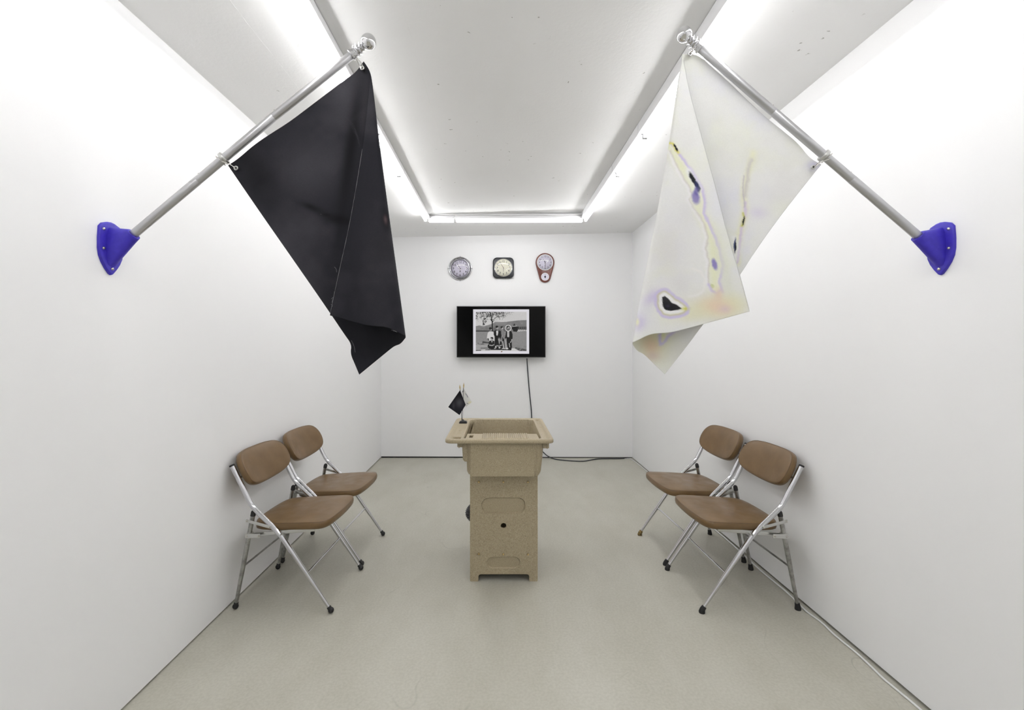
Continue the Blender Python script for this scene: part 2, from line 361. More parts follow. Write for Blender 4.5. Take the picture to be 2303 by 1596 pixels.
# ---------------------------------------------------------------- flagpoles
DP = 1.59
def screw(t, parent, p, n, r=.0055):
    m = MB(); M = frame(p, n); m.lathe([(r, 0), (r, .002), (r*.8, .004), (r*.35, .0052), (r*.3, .0042), (0.0001, .0042)], M, 16)
    m.build('screw', mSteel, parent)
def ring(mb, c, ax, R, r, n=28):
    mb.torus(R, r, frame(c, ax), n, 8)
def flagpole(side, px, label, collar_px):
    """px: list of survey points base -> bend -> tip in the plane DP"""
    P = [W(x, y, DP) for x, y in px]; wx = XL if side < 0 else XR
    n = Vector((-side, 0, 0))
    base_c = Vector((wx, DP, 1.665))
    t = thing('flagpole', label, 'flagpole', base_c)
    inv = T(*(-base_c))
    a = (P[1]-P[0]).normalized()
    # bracket plate: a shield, flat on the wall
    q = [(-.047, .070), (-.036, .083), (-.015, .091), (0, .093), (.015, .091), (.036, .083), (.047, .070), (.0500, .03), (.050, -.005), (.046, -.030), (.036, -.052), (.022, -.072), (.008, -.088), (0, -.0915), (-.008, -.088), (-.022, -.072), (-.036, -.052), (-.046, -.030), (-.050, -.005), (-.050, .03)]
    def plate(k, h): return [inv@Vector((wx+n.x*h, base_c.y+x*k, base_c.z-.004+z*k)) for x, z in q]
    m = MB(); m.loft([plate(1, 0), plate(1, .006), plate(.965, .009), plate(.93, .0095)])
    br = m.build('bracket', mBlue, t, ang=40)
    # socket: a hull from an upright slot on the plate to a round mouth about the pole
    end = P[0]+a*.002; sl = []; ang = Vector((0, 0, 1)); up = (ang-a*ang.dot(a)).normalized(); sd = a.cross(up)
    nn = 28
    R0 = .0215
    mouth = [end+(up*math.sin(2*PI*k/nn)+sd*math.cos(2*PI*k/nn))*R0 for k in range(nn)]
    foot = []
    for k in range(nn):
        th = 2*PI*k/nn; c = math.cos(th); s_ = math.sin(th)
        z = .072*s_ if s_ > 0 else .066*s_
        yy = .024*(1 if c > 0 else -1)*abs(c)**.55
        foot.append(Vector((wx+n.x*.009, base_c.y+(yy if sd.y > 0 else -yy), base_c.z-.002+z)))
    loops = []
    for k in range(7):
        f = k/6; loops.append([inv@foot[i].lerp(mouth[i], f) for i in range(nn)])
    fl = [inv@(base_c+Vector((n.x*.0092, 0, -.002))+(p-base_c-Vector((n.x*.009, 0, -.002)))*1.12) for p in foot]
    for v in fl: v.x = n.x*.009
    inner = [inv@(end+(up*math.sin(2*PI*k/nn)+sd*math.cos(2*PI*k/nn))*.0150) for k in range(nn)]
    deep = [inv@(end-a*.02+(up*math.sin(2*PI*k/nn)+sd*math.cos(2*PI*k/nn))*.0150) for k in range(nn)]
    m = MB(); m.loft([fl]+loops+[inner, deep]); m.build('socket', mBlue, t, ang=50)
    for yy, zz in ((-.034, .058), (-.034, -.008), (.034, .058), (.034, -.008), (0, -.074)):
        screw(t, br, inv@(base_c+Vector((n.x*.009, yy, zz))), n)
    # pole sections
    def section(p, q, r, name='pole_section'):
        d = (q-p).normalized(); m = MB()
        m.tube([inv@p, inv@(p+d*.0015), inv@(q-d*.0015), inv@q], [r*.96, r, r, r*.93], 28); m.build(name, mAlu, t)
    Lt = (P[1]-P[0]).length
    mid = P[0].lerp(P[1], .46)
    section(P[0]-a*.02, mid, .0143); section(mid, P[1], .0140); b_ = (P[2]-P[1]).normalized(); section(P[1], P[2], .0137)
    for p, d in ((mid, a), (P[1], b_)):
        m = MB(); w_ = Vector((0, 0, 1)); uu = (w_-d*w_.dot(d)).normalized()
        m.lathe([(.003, 0), (.003, .003), (.0018, .005), (.0001, .0055)], frame(inv@(p+d*.017+uu*.0135), uu), 12); m.build('spring_button', mSteel, t)
    # finial
    tip = P[2]; M = frame(inv@tip, b_)
    R = .0262
    prof = [(.0145, -.014), (.0185, -.014), (.0185, -.006), (.0150, -.0055), (.0150, .004), (.0180, .006), (.0205, .009), (.0150, .012), (.0130, .015), (.0170, .018), (.0205, .0205), (.0165, .023), (.0115, .027), (.0150, .031), (.0175, .033), (.0130, .036), (.0095, .039)]
    zb = .039+math.sqrt(R*R-.0095**2)
    for k in range(1, 17):
        th = math.acos(-math.sqrt(R*R-.0095**2)/R)*(1-k/16); prof.append((max(R*math.sin(th), .0001), zb+R*math.cos(th)))
    m = MB(); m.lathe(prof, M, 40); m.build('finial', mPolish, t, ang=50)
    # sliding collar with screw ring
    c = W(collar_px[0], collar_px[1], DP); m = MB()
    m.lathe([(.0142, -.006), (.0205, -.006), (.0215, -.0045), (.0215, .0045), (.0205, .006), (.0142, .006)], frame(inv@c, a), 36)
    m.build('collar', mZinc, t)
    m = MB(); m.torus(.0195, .0014, frame(inv@(c-a*.014), (a+Vector((0, .25, .25))).normalized()), 32, 8); m.build('collar_ring', mSteel, t)
    return t, a, c, tip, b_
tL, aL, cL, tipL, bL = flagpole(-1, [(300, 527), (615, 263), (797, 119)], 'aluminium flagpole rising from a blue bracket on the left wall', (503, 356))
tR, aR, cR, tipR, bR = flagpole(1, [(2065, 531), (1740, 252), (1569, 104)], 'aluminium flagpole rising from a blue bracket on the right wall', (1853, 350))

# ---------------------------------------------------------------- draped flags
def polyat(P, ts):
    P = np.array(P, float); d = np.r_[0, np.cumsum(np.hypot(*np.diff(P, axis=0).T))]; d /= d[-1]
    return np.stack([np.interp(ts, d, P[:, 0]), np.interp(ts, d, P[:, 1])], -1)
def sm(P, it=2):
    P = [np.array(p, float) for p in P]
    for _ in range(it):
        q = [P[0]]
        for a, b in zip(P, P[1:]): q += [a*.75+b*.25, a*.25+b*.75]
        P = q+[P[-1]]
    return P
def flagsheet(bottom, fold, top, hoist, uF, nu, nv, Rmax, seed, bow, tail):
    """returns verts (nv+1, nu+1, 3), screen-survey coords, layer mask; the sheet hangs in the plane of the poles"""
    v = np.linspace(0, 1, nv+1); P0 = polyat(sm(bottom), v); Pf = polyat(sm(fold), v); Pt = polyat(sm(top), v)
    hu = polyat(sm(hoist), np.linspace(0, 1, nu+1)); k = F0/DP
    V = np.zeros((nv+1, nu+1, 3)); Q = np.zeros((nv+1, nu+1, 2)); Lm = np.zeros((nv+1, nu+1))
    rng = np.random.RandomState(seed); ph = rng.rand(6)*6
    for i, vi in enumerate(v):
        uf = 1-(1-uF)*vi; R = Rmax*vi**.8
        L0 = np.hypot(*(P0[i]-Pf[i]))/k; L1 = max(np.hypot(*(Pt[i]-Pf[i]))/k, 1e-5); R = min(R, L1*.42)+1e-6
        for j in range(nu+1):
            u = j/nu
            if u <= uf or i == 0:
                s = L0*(uf-min(u, uf))/uf; Lx = L0; E = P0[i]; sg = 1
            else: s = L1*(u-uf)/(1-uf); Lx = L1; E = Pt[i]; sg = -1
            if s < PI*R/2: f = R*(1-math.cos(s/R)); dd = R*math.sin(s/R)*sg
            else: f = R+(s-PI*R/2)*(Lx-R)/max(Lx-PI*R/2, 1e-6); dd = R*sg
            p = Pf[i]+(E-Pf[i])*(f/Lx)
            sp = f*k; p[1] += vi**6*(-9*math.exp(-((sp-42)/34)**2) if sg < 0 else 6*math.exp(-((sp-14)/14)**2))
            w0 = (1-vi)**6
            if True: p = p*(1-w0)+(hu[j]+(p-(P0[0]+(Pf[0]-P0[0])*u)))*w0
            dep = DP+.012+R+dd*1.0
            wob = bow*math.sin(u*3.1+ph[0])*math.sin(vi*2.4+.4)+.35*bow*math.sin(u*7+vi*5+ph[1])*vi
            dep += wob*(1 if sg > 0 else .55)
            if sg > 0:                                     # the free lower corner rolls slightly
                e = max(0, 1-s*0-u*6)*max(0, (vi-.72)/.28)
                dep += tail*e*math.sin(max(0, (vi-.72)/.28)*PI)
            V[i, j] = W(p[0], p[1], dep); Q[i, j] = p; Lm[i, j] = 1 if sg < 0 else 0
    return V, Q, Lm
def vnoise(x, y, f, seed):
    rng = np.random.RandomState(seed); G = rng.rand(64, 64)
    X = x/f; Y = y/f; xi = np.floor(X).astype(int); yi = np.floor(Y).astype(int); a = X-xi; b = Y-yi
    a = a*a*(3-2*a); b = b*b*(3-2*b); g = lambda p, q: G[p % 64, q % 64]
    return (g(xi, yi)*(1-a)+g(xi+1, yi)*a)*(1-b)+(g(xi, yi+1)*(1-a)+g(xi+1, yi+1)*a)*b
def fbm(x, y, f, seed, o=4):
    r = 0; s = 0; A = 1
    for k in range(o): r = r+A*vnoise(x+37*k, y+11*k, f/2**k, seed+k); s += A; A *= .55
    return r/s
def gau(x, y, cx, cy, sx, sy, rot=0):
    c, s = math.cos(math.radians(rot)), math.sin(math.radians(rot)); dx = x-cx; dy = y-cy
    return np.exp(-(((dx*c+dy*s)/sx)**2+((-dx*s+dy*c)/sy)**2))
def ell(x, y, cx, cy, sx, sy, rot=0, e=.25):
    c, s = math.cos(math.radians(rot)), math.sin(math.radians(rot)); dx = x-cx; dy = y-cy
    r = np.sqrt(((dx*c+dy*s)/sx)**2+((-dx*s+dy*c)/sy)**2); return np.clip((1-r)/e+.5, 0, 1)
def pdist(x, y, P):
    D = np.full(np.shape(x), 1e9)
    for (ax, ay), (bx, by) in zip(P, P[1:]):
        dx, dy = bx-ax, by-ay; t = np.clip(((x-ax)*dx+(y-ay)*dy)/(dx*dx+dy*dy+1e-9), 0, 1)
        D = np.minimum(D, np.hypot(x-ax-t*dx, y-ay-t*dy))
    return D
def inpoly(x, y, P):
    r = np.zeros(np.shape(x), bool); n = len(P)
    for i in range(n):
        x1, y1 = P[i]; x2, y2 = P[(i+1) % n]
        c = ((y1 > y) != (y2 > y)) & (x < (x2-x1)*(y-y1)/((y2-y1) if y2 != y1 else 1e-9)+x1); r ^= c
    return r
def blend(c, a, col): a = np.asarray(a)[..., None]; return c*(1-a)+np.array(col)*a
def lin(r, g, b): return srgb(r, g, b)[:3]
def flagobj(name, V, cols, label, material):
    nv1, nu1, _ = V.shape; org = Vector(V[0, nu1//2]); vs = (V.reshape(-1, 3)-np.array(org)).tolist()
    idx = np.arange(nv1*nu1).reshape(nv1, nu1)
    fs = np.stack([idx[:-1, :-1], idx[:-1, 1:], idx[1:, 1:], idx[1:, :-1]], -1).reshape(-1, 4).tolist()
    t = thing(name, label, 'flag', org)
    m = MB(); m.v = vs; m.f = fs; o = m.build('cloth', material, t, fix=False, ang=0)
    paint(o, np.concatenate([cols.reshape(-1, 3), np.ones((nv1*nu1, 1))], 1))
    so = o.modifiers.new('thickness', 'SOLIDIFY'); so.thickness = .0009; so.offset = 0
    return t, org
# --- dark flag, left
botL = [(513, 372), (580, 470), (640, 556), (700, 642), (742, 703), (775, 752), (791, 774), (788, 795), (798, 818), (808, 842)]
folL = [(818, 138), (832, 160), (836, 190), (845, 262), (858, 360), (875, 485), (893, 615), (912, 757)]
topL = [(818, 138), (831, 158), (833, 175), (822, 290), (805, 400), (785, 512), (765, 600), (742, 709)]
hoiL = [(513, 372), (536, 357), (570, 327), (605, 303), (650, 275), (700, 237), (745, 203), (775, 180), (800, 163), (818, 138)]
V, Q, Lm = flagsheet(botL, folL, topL, hoiL, .55, 190, 260, .040, 3, .012, .03)
x, y = Q[..., 0], Q[..., 1]
c = np.zeros(x.shape+(3,))+np.array(lin(62, 62, 70))
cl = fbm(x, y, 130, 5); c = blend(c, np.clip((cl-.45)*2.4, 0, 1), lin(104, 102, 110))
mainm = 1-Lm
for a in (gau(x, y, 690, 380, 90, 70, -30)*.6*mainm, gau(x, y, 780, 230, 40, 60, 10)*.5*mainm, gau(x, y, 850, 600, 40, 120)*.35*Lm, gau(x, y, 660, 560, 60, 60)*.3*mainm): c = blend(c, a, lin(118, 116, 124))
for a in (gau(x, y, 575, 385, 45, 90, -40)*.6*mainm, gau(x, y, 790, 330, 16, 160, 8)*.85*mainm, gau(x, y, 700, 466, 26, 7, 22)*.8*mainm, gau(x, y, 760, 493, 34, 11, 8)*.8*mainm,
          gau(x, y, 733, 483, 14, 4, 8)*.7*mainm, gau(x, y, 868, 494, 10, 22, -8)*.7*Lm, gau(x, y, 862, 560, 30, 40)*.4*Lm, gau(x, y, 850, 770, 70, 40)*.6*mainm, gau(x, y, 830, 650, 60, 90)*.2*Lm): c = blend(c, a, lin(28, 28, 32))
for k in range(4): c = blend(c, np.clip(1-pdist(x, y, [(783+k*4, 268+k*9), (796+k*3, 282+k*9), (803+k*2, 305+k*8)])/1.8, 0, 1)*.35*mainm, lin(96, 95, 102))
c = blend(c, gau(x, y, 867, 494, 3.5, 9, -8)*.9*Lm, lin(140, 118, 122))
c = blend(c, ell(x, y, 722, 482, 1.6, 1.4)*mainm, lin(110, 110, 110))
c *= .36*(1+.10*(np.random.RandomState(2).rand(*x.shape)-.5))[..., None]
mCloth = printed('printed_cloth_dark', .72); mCloth.node_tree.nodes['Principled BSDF'].inputs['Specular IOR Level'].default_value = .12; mClothW = printed('printed_cloth_pale', .7)
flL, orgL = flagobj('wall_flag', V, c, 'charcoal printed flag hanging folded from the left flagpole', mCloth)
def edgethread(V, org, j, parent, i0=6, r=.0008, material=None):
    m = MB(); rows = V[i0::4, j]; m.tube([Vector(p)-org+Vector((0, -.0012, 0)) for p in rows], [r*random.uniform(.5, 1.3) for _ in rows], 5)
    m.build('frayed_edge', material, parent)
mThread = mat('pale_thread', (.22, .22, .23, 1), .8)
edgethread(V, orgL, -1, flL, 90, .0006, mThread)
for (ax, ay, bx, by) in ((746, 680, 752, 655), (745, 672, 749, 668), (747, 690, 744, 684), (880, 742, 890, 746), (884, 744, 893, 747), (752, 600, 757, 612), (790, 765, 799, 792)):
    p = W(ax, ay, 1.575); q = W(bx, by, 1.578); m = MB(); m.tube(smoothpath([p-orgL, (p+q)/2-orgL+Vector((.003, 0, .002)), q-orgL], 1), .0004, 4); m.build('loose_thread', mThread, flL)
VL = V
# --- pale marbled flag, right
botR = [(1847, 370), (1800, 428), (1752, 490), (1705, 555), (1664, 619), (1625, 675), (1583, 727), (1540, 785), (1495, 841)]
folR = [(1534, 122), (1531, 150), (1521, 190), (1508, 300), (1492, 400), (1474, 500), (1452, 610), (1436, 690), (1423, 772)]
topR = [(1534, 122), (1540, 148), (1549, 200), (1566, 262), (1590, 350), (1612, 430), (1637, 530), (1664, 618), (1686, 700)]
hoiR = [(1847, 370), (1820, 355), (1795, 322), (1755, 290), (1720, 262), (1680, 225), (1640, 185), (1600, 150), (1570, 122), (1534, 122)]
V, Q, Lm = flagsheet(botR, folR, topR, hoiR, .42, 250, 370, .040, 9, .010, .0)
x, y = Q[..., 0], Q[..., 1]; Mn = 1-Lm
c = np.zeros(x.shape+(3,))+np.array(lin(232, 232, 229))
n1 = fbm(x, y, 90, 21); n2 = fbm(x, y, 60, 31); n3 = fbm(x, y, 14, 41, 3); hf = np.random.RandomState(4).rand(*x.shape)
wx_ = x+10*(n2-.5); wy_ = y+10*(fbm(x, y, 40, 51)-.5); jx = x+5*(fbm(x, y, 9, 61, 3)-.5)
c = blend(c, np.clip((n1-.5)*2.5, 0, 1)*.5, lin(222, 222, 238)); c = blend(c, np.clip((n2-.52)*3, 0, 1)*.5, lin(232, 234, 214)); c = blend(c, np.clip((.45-n1)*3, 0, 1)*.5, lin(216, 214, 210))
def band(P, w, col, a, mask=1, soft=1.0):
    global c
    d = pdist(jx, y+3*(n3-.5), P); c = blend(c, np.clip(np.exp(-(d/w)**2)*a*mask, 0, 1), col)
def spot(cx, cy, sx, sy, rot, col, a, mask=1, hard=None):
    global c
    k = gau(jx, y, cx, cy, sx, sy, rot) if hard is None else ell(jx, y, cx, cy, sx, sy, rot, hard)
    c = blend(c, np.clip(k*a*mask, 0, 1), col)
LAV, YEL, BRN, PUR, BLK = lin(206, 196, 226), lin(232, 234, 196), lin(196, 188, 176), lin(92, 82, 158), lin(16, 18, 24)
right = [(1508, 322), (1530, 352), (1560, 392), (1580, 425), (1584, 455), (1582, 480), (1602, 520), (1618, 560), (1626, 598), (1617, 632), (1624, 655)]
left = [(1508, 340), (1528, 385), (1548, 418), (1556, 438), (1548, 448), (1560, 468), (1582, 500), (1592, 535), (1587, 560), (1594, 590), (1593, 635), (1603, 656)]
cen = [((a+c_)/2, (b+d_)/2) for (a, b), (c_, d_) in zip(right, left[:11])]
band(cen, 14, YEL, .8, Lm); band(right, 4.5, LAV, .95, Lm); band([(a-5, b) for a, b in right], 2, lin(240, 240, 214), .7, Lm)
band(left, 2.2, BRN, .7, Lm); band([(a-4, b) for a, b in left], 4, lin(240, 238, 240), .7, Lm)
spot(1628, 600, 16, 90, -12, lin(222, 224, 206), .7, Lm)
band([(1503, 321), (1512, 323), (1520, 338), (1526, 344)], 3.2, lin(222, 218, 90), .9, Lm); spot(1519, 332, 2.4, 10, -28, BLK, 1, Lm, .3)
band([(1548, 385), (1556, 400), (1564, 412), (1570, 425)], 8, lin(238, 238, 240), .9, Lm)
spot(1560, 405, 5.0, 21, -30, BLK, 1, Lm, .4); spot(1569, 420, 4.5, 14, -18, lin(38, 44, 92), .9, Lm, .5)
spot(1564, 444, 8.5, 15, -8, lin(120, 108, 178), .95, Lm, .6); spot(1566, 430, 5, 10, -8, PUR, .8, Lm, .6)
spot(1607, 594, 6, 13, -14, lin(132, 122, 184), .95, Lm, .6); spot(1602, 643, 4, 5, -20, lin(200, 206, 150), .9, Lm, .5)
band([(1594, 640), (1600, 654), (1612, 660), (1620, 652)], 3.5, LAV, .9, Lm)
# yellow pool at the foot of the flap
for a in ((1600, 690, 62, 24, -6, lin(228, 226, 190), .95), (1640, 690, 40, 26, 0, lin(228, 226, 190), .8), (1560, 706, 40, 16, -12, lin(228, 226, 196), .7)): spot(*a, Lm)
spot(1612, 688, 34, 20, 10, lin(232, 208, 184), .9, Lm); spot(1616, 664, 10, 16, 0, lin(228, 206, 184), .8, Lm); spot(1630, 695, 14, 9, 0, lin(222, 200, 200), .8, Lm)
spot(1468, 668, 24, 14, -40, LAV, .8, Lm); spot(1438, 726, 12, 18, 10, LAV, .9, Lm); spot(1434, 724, 5, 9, 0, lin(236, 236, 200), .9, Lm)
# black almond with haloes
tri = [(1488, 668), (1494, 665), (1501, 670), (1510, 680), (1522, 685), (1533, 694), (1524, 697), (1507, 699), (1497, 697), (1490, 686)]
db = pdist(jx, y, tri+[tri[0]]); inside = inpoly(jx, y, tri); sdn = np.where(inside, -db, db)
for w0, w1, col, a in ((13, 20, LAV, .9), (9, 12.5, YEL, .85), (0, 9, lin(240, 240, 240), .95)):
    c = blend(c, np.clip((w1-sdn)/4, 0, 1)*np.clip((sdn-w0+4)/4, 0, 1)*a*Lm, col)
c = blend(c, np.clip(np.exp(-((sdn-10)/2)**2)*.8*Lm, 0, 1), BRN)
spot(1540, 694, 9, 4, 0, lin(206, 208, 70), .9, Lm); c = blend(c, np.clip(.5-sdn/1.5, 0, 1)*Lm, BLK); spot(1502, 688, 4, 3, 0, lin(44, 42, 64), .8, Lm)
band([(1556, 604), (1575, 610), (1585, 628), (1584, 650), (1570, 662), (1550, 666)], 3, lin(238, 236, 232), .8, Lm); spot(1530, 640, 24, 24, 0, lin(216, 214, 214), .5, Lm)
spot(1500, 560, 40, 60, 0, lin(216, 213, 214), .6, Lm); spot(1545, 480, 30, 40, 0, lin(218, 216, 216), .4, Lm)
# streak on the main sheet
band([(1694, 345), (1688, 372), (1678, 400), (1672, 440), (1676, 470), (1670, 505), (1660, 535), (1654, 565), (1658, 590)], 9, lin(232, 232, 200), .8, Mn)
band([(1690, 360), (1682, 385), (1680, 410), (1675, 440)], 5, lin(204, 200, 196), .8, Mn); band([(1676, 455), (1677, 480), (1668, 515), (1662, 560), (1657, 590)], 3.5, lin(214, 202, 220), .9, Mn)
band([(1672, 395), (1671, 430), (1675, 465)], 1.6, lin(190, 184, 190), .8, Mn)
band([(1672, 480), (1674, 490), (1669, 508)], 2.6, lin(198, 200, 70), .9, Mn); spot(1672, 496, 1.6, 11, 12, BLK, 1, Mn, .4)
band([(1651, 535), (1656, 558), (1652, 582)], 6, lin(240, 240, 240), .8, Mn); spot(1653, 551, 2.6, 16, 5, lin(70, 80, 120), 1, Mn, .5); spot(1654, 556, 1.8, 14, 5, BLK, 1, Mn, .5)
spot(1706, 478, 24, 14, 0, lin(214, 206, 226), .6, Mn); spot(1750, 440, 40, 30, 0, lin(222, 220, 222), .6, Mn); spot(1830, 372, 16, 12, 0, lin(206, 204, 222), .9, Mn)
spot(1760, 470, 30, 30, 30, lin(228, 230, 214), .5, Mn); spot(1650, 300, 50, 50, 0, lin(234, 235, 226), .4, Mn)
# lower tail of the main sheet
tm = Mn*np.clip((y-715)/15, 0, 1)
spot(1470, 765, 50, 40, 30, lin(222, 222, 180), .95, tm); spot(1464, 778, 20, 26, -20, lin(226, 200, 172), .9, tm); spot(1468, 800, 14, 10, 0, lin(216, 196, 186), .7, tm)
band([(1545, 730), (1520, 742), (1502, 756), (1492, 772), (1484, 774), (1484, 755), (1490, 745)], 4, LAV, .95, tm); spot(1491, 752, 4, 7, 20, lin(220, 224, 170), .8, tm); spot(1530, 790, 40, 30, 30, lin(222, 221, 214), .6, tm)
c *= (1+.035*(hf-.5))[..., None]
flR, orgR = flagobj('wall_flag', V, np.clip(c, 0, 1), 'pale marbled flag with purple and black streaks hanging from the right flagpole', mClothW)
m = MB(); m.tube([Vector(p)-orgR+Vector((0, -.001, 0)) for p in V[8::5, -1]], .0006, 5); m.build('hem', mClothW.copy() if False else mat('white_hem', (.8, .8, .78, 1), .7), flR)
def grommet(flag, org, px, py, hooks, dep=DP+.004):
    c = W(px, py, dep)-org; n = Vector((0, -1, 0)); m = MB()
    m.lathe([(.0035, -.003), (.0078, -.003), (.0082, -.001), (.0078, .002), (.0065, .0032), (.0048, .0032), (.0036, .0015)], frame(c, n), 24)
    m.build('grommet', mZinc, flag)
    m = MB(); m.lathe([(.0034, -.0034), (.0034, .0018)], frame(c, n), 16); m.build('grommet_hole', mDark, flag)
    m = MB()
    m.tube(smoothpath([Vector(h)-org for h in hooks], 2), .0013, 8)
    m.build('hook', mSteel, flag)
def hk(pts): return [W(a, b, d) for a, b, d in pts]
grommet(flL, orgL, 814.5, 153, hk([(800, 125, DP+.0), (804, 133, DP-.02), (812, 140, DP-.016), (816, 149, DP-.012), (813, 154, DP-.004), (808, 148, DP+.01), (803, 136, DP+.012), (799, 128, DP+.015)]))
grommet(flL, orgL, 531, 378, hk([(488, 354, DP+.004), (497, 362, DP-.02), (508, 366, DP-.02), (519, 370, DP-.012), (529, 378, DP-.010), (531, 380, DP+.002), (522, 372, DP+.012), (508, 365, DP+.016)]))
grommet(flR, orgR, 1552, 121.5, hk([(1560, 108, DP-.018), (1558, 113, DP-.020), (1553, 118, DP-.012), (1552, 122, DP-.006), (1556, 118, DP+.01), (1562, 108, DP+.015)]))
grommet(flR, orgR, 1829, 376, hk([(1871, 350, DP+.004), (1866, 357, DP-.018), (1856, 361, DP-.02), (1846, 364, DP-.016), (1835, 374, DP-.012), (1829, 379, DP-.003), (1834, 372, DP+.012), (1848, 360, DP+.016)]))

# ---------------------------------------------------------------- television
TVY = 5.185
def tv():
    s = TVY/F0; x0, x1, z0, z1 = (1027-CX)*s, (1227-CX)*s, H+(CY-803.5)*s, H+(CY-688)*s
    cx, cz = (x0+x1)/2, (z0+z1)/2; t = thing('television', 'black wall television showing an old group photograph', 'television', (cx, TVY, cz))
    w_, h_ = (x1-x0)/2, (z1-z0)/2
    m = MB(); m.box((-w_, 0, -h_), (w_, .035, h_), None, .003); m.build('casing', mBlack, t)
    m = MB(); m.box((-w_*.55, .035, -h_*.6), (w_*.55, .06, h_*.6), None, .004); m.box((-.12, .06, -.1), (.12, YB-TVY+.0, .1)); m.build('mount', mCharc, t)
    m = MB(); m.box((-w_+.008, -.002, -h_+.012), (w_-.008, .001, h_-.008)); m.build('screen', mScreenOff, t, smooth=False)
    # picture: a vertex-painted grid on the lit part of the screen
    nx_, ny_ = 300, 240
    X, Y = np.meshgrid(np.linspace(125, 1960, nx_+1), np.linspace(75, 1527, ny_+1))
    wx0, wx1 = (1064-CX)*s-cx, (1190-CX)*s-cx; wz1, wz0 = H+(CY-695.4)*s-cz, H+(CY-795.2)*s-cz
    P = np.zeros((ny_+1, nx_+1, 3)); P[..., 0] = wx0+(wx1-wx0)*(X-125)/1835; P[..., 2] = wz1+(wz0-wz1)*(Y-75)/1452; P[..., 1] = -.0026
    g = np.full(X.shape, .93); rnd = np.random.RandomState(11)
    inn = (X > 215) & (X < 1878) & (Y > 158) & (Y < 1440)
    im = .86-.06*fbm(X, Y, 300, 3)
    hill = np.interp(X, [215, 330, 480, 600, 760, 860, 1000, 1200, 1400, 1600, 1880], [625, 600, 625, 590, 545, 480, 490, 485, 460, 435, 425])
    hl = Y > hill; im = np.where(hl, .50+.14*(fbm(X, Y, 70, 7)-.5)+.10*np.clip((Y-hill)/200-.5, -1, 1)*-1, im)
    im = np.where(hl & (X > 1250), .50+.12*(fbm(X, Y, 90, 8)-.5), im)
    im = np.where((Y > 770) & (Y < 805) & (X < 800), .24, im)
    wat = (Y > 805) & (Y < 1250); im = np.where(wat, .56+.08*(fbm(X, Y*2.5, 26, 9)-.5)+.03*(rnd.rand(*X.shape)-.5), im)
    im = np.where((Y > 1150-(X-215)*.0) & (X < 900), np.where(fbm(X, Y*2.2, 70, 12) > .5, .42, .62), im)
    im = np.where((Y > 1235) & (X < 1100), .70-.1*fbm(X, Y*2, 60, 13), im)
    im = np.where((Y > 1250) & (X >= 1100), .60-.1*(fbm(X, Y, 50, 14)), im)
    path = inpoly(X, Y, [(215, 1440), (560, 1380), (1100, 1350), (1480, 1350), (1640, 1440)]); im = np.where(path, .84, im)
    im = np.where(inpoly(X, Y, [(1480, 1330), (1540, 1310), (1880, 1390), (1880, 1440), (1640, 1430)]) & (fbm(X, Y, 24, 15) > .42), .28, im)
    im = np.where(inpoly(X, Y, [(520, 1390), (900, 1360), (1380, 1380), (1370, 1415), (900, 1400), (520, 1410)]), .22, im)
    im = np.where((Y > 1330) & (Y < 1355) & (X > 370) & (X < 640), .3, im)
    im = np.where(inpoly(X, Y, [(440, 1110), (640, 1150), (640, 1190), (420, 1180)]), .3, im)
    im = np.where((Y > 1405) & (X < 385) & (Y < 1425), .25, im)
    # tree
    leaf = fbm(X*1.5, Y*.9, 22, 17, 3); leafl = fbm(X, Y, 150, 18)
    dens = np.clip(1-(np.abs(X-760)/720)**2, 0, 1)*np.clip((640-Y)/500, 0, 1)+.18*(Y < 330)*(X < 1450)
    im = np.where((Y < 640) & (leaf+.35*leafl > 1.02-.36*dens) & (X < 1520), .22+.3*rnd.rand(*X.shape), im)
    for p in ([(240, 200), (250, 400)], [(400, 220), (370, 330)], [(520, 330), (480, 440), (470, 560)], [(440, 200), (450, 300)], [(540, 200), (560, 350), (520, 480)], [(990, 210), (960, 330)]):
        d = pdist(X, Y, p); im = np.where((d < 42) & (leaf > .5), .14, im)
    for p, w1 in (([(675, 165), (720, 330), (752, 460), (752, 780)], 20), ([(768, 250), (758, 340)], 10), ([(785, 420), (860, 350), (960, 300)], 7), ([(760, 500), (810, 430)], 8), ([(700, 400), (745, 470)], 14)):
        im = np.where(pdist(X, Y, p) < w1*(.8 if w1 == 20 else 1), .10, im)
    # pavilion
    im = np.where(inpoly(X, Y, [(1540, 560), (1800, 560), (1880, 610), (1880, 650), (1560, 640)]), .48, im)
    im = np.where(inpoly(X, Y, [(1470, 535), (1500, 590), (1540, 605), (1430, 620)]), .13, im); im = np.where(inpoly(X, Y, [(1400, 625), (1560, 605), (1545, 625), (1440, 640)]), .78, im)
    im = np.where(inpoly(X, Y, [(1400, 650), (1450, 640), (1620, 640), (1600, 740), (1560, 810), (1440, 800), (1420, 730), (1390, 720)]), .12, im)
    im = np.where(inpoly(X, Y, [(1610, 645), (1880, 640), (1880, 735), (1590, 735)]), np.where(np.mod(X-1610, 62) < 16, .12, .36), im)
    im = np.where(inpoly(X, Y, [(1600, 740), (1880, 735), (1880, 790), (1560, 805)]), np.where(fbm(X, Y, 20, 20, 2) > .5, .82, .45), im)
    def poly(P_, v_):
        nonlocal im; im = np.where(inpoly(X, Y, P_), v_+.03*(fbm(X, Y, 20, 22)-.5), im)
    def el(cx_, cy_, a, b, v_, r=0):
        nonlocal im; k = ell(X, Y, cx_, cy_, a, b, r, .25); im = im*(1-k)+v_*k
    # standing figures, left to right
    poly([(640, 800), (700, 790), (770, 800), (810, 860), (820, 1000), (820, 1180), (660, 1100), (625, 1020), (575, 1020), (600, 860)], .86)
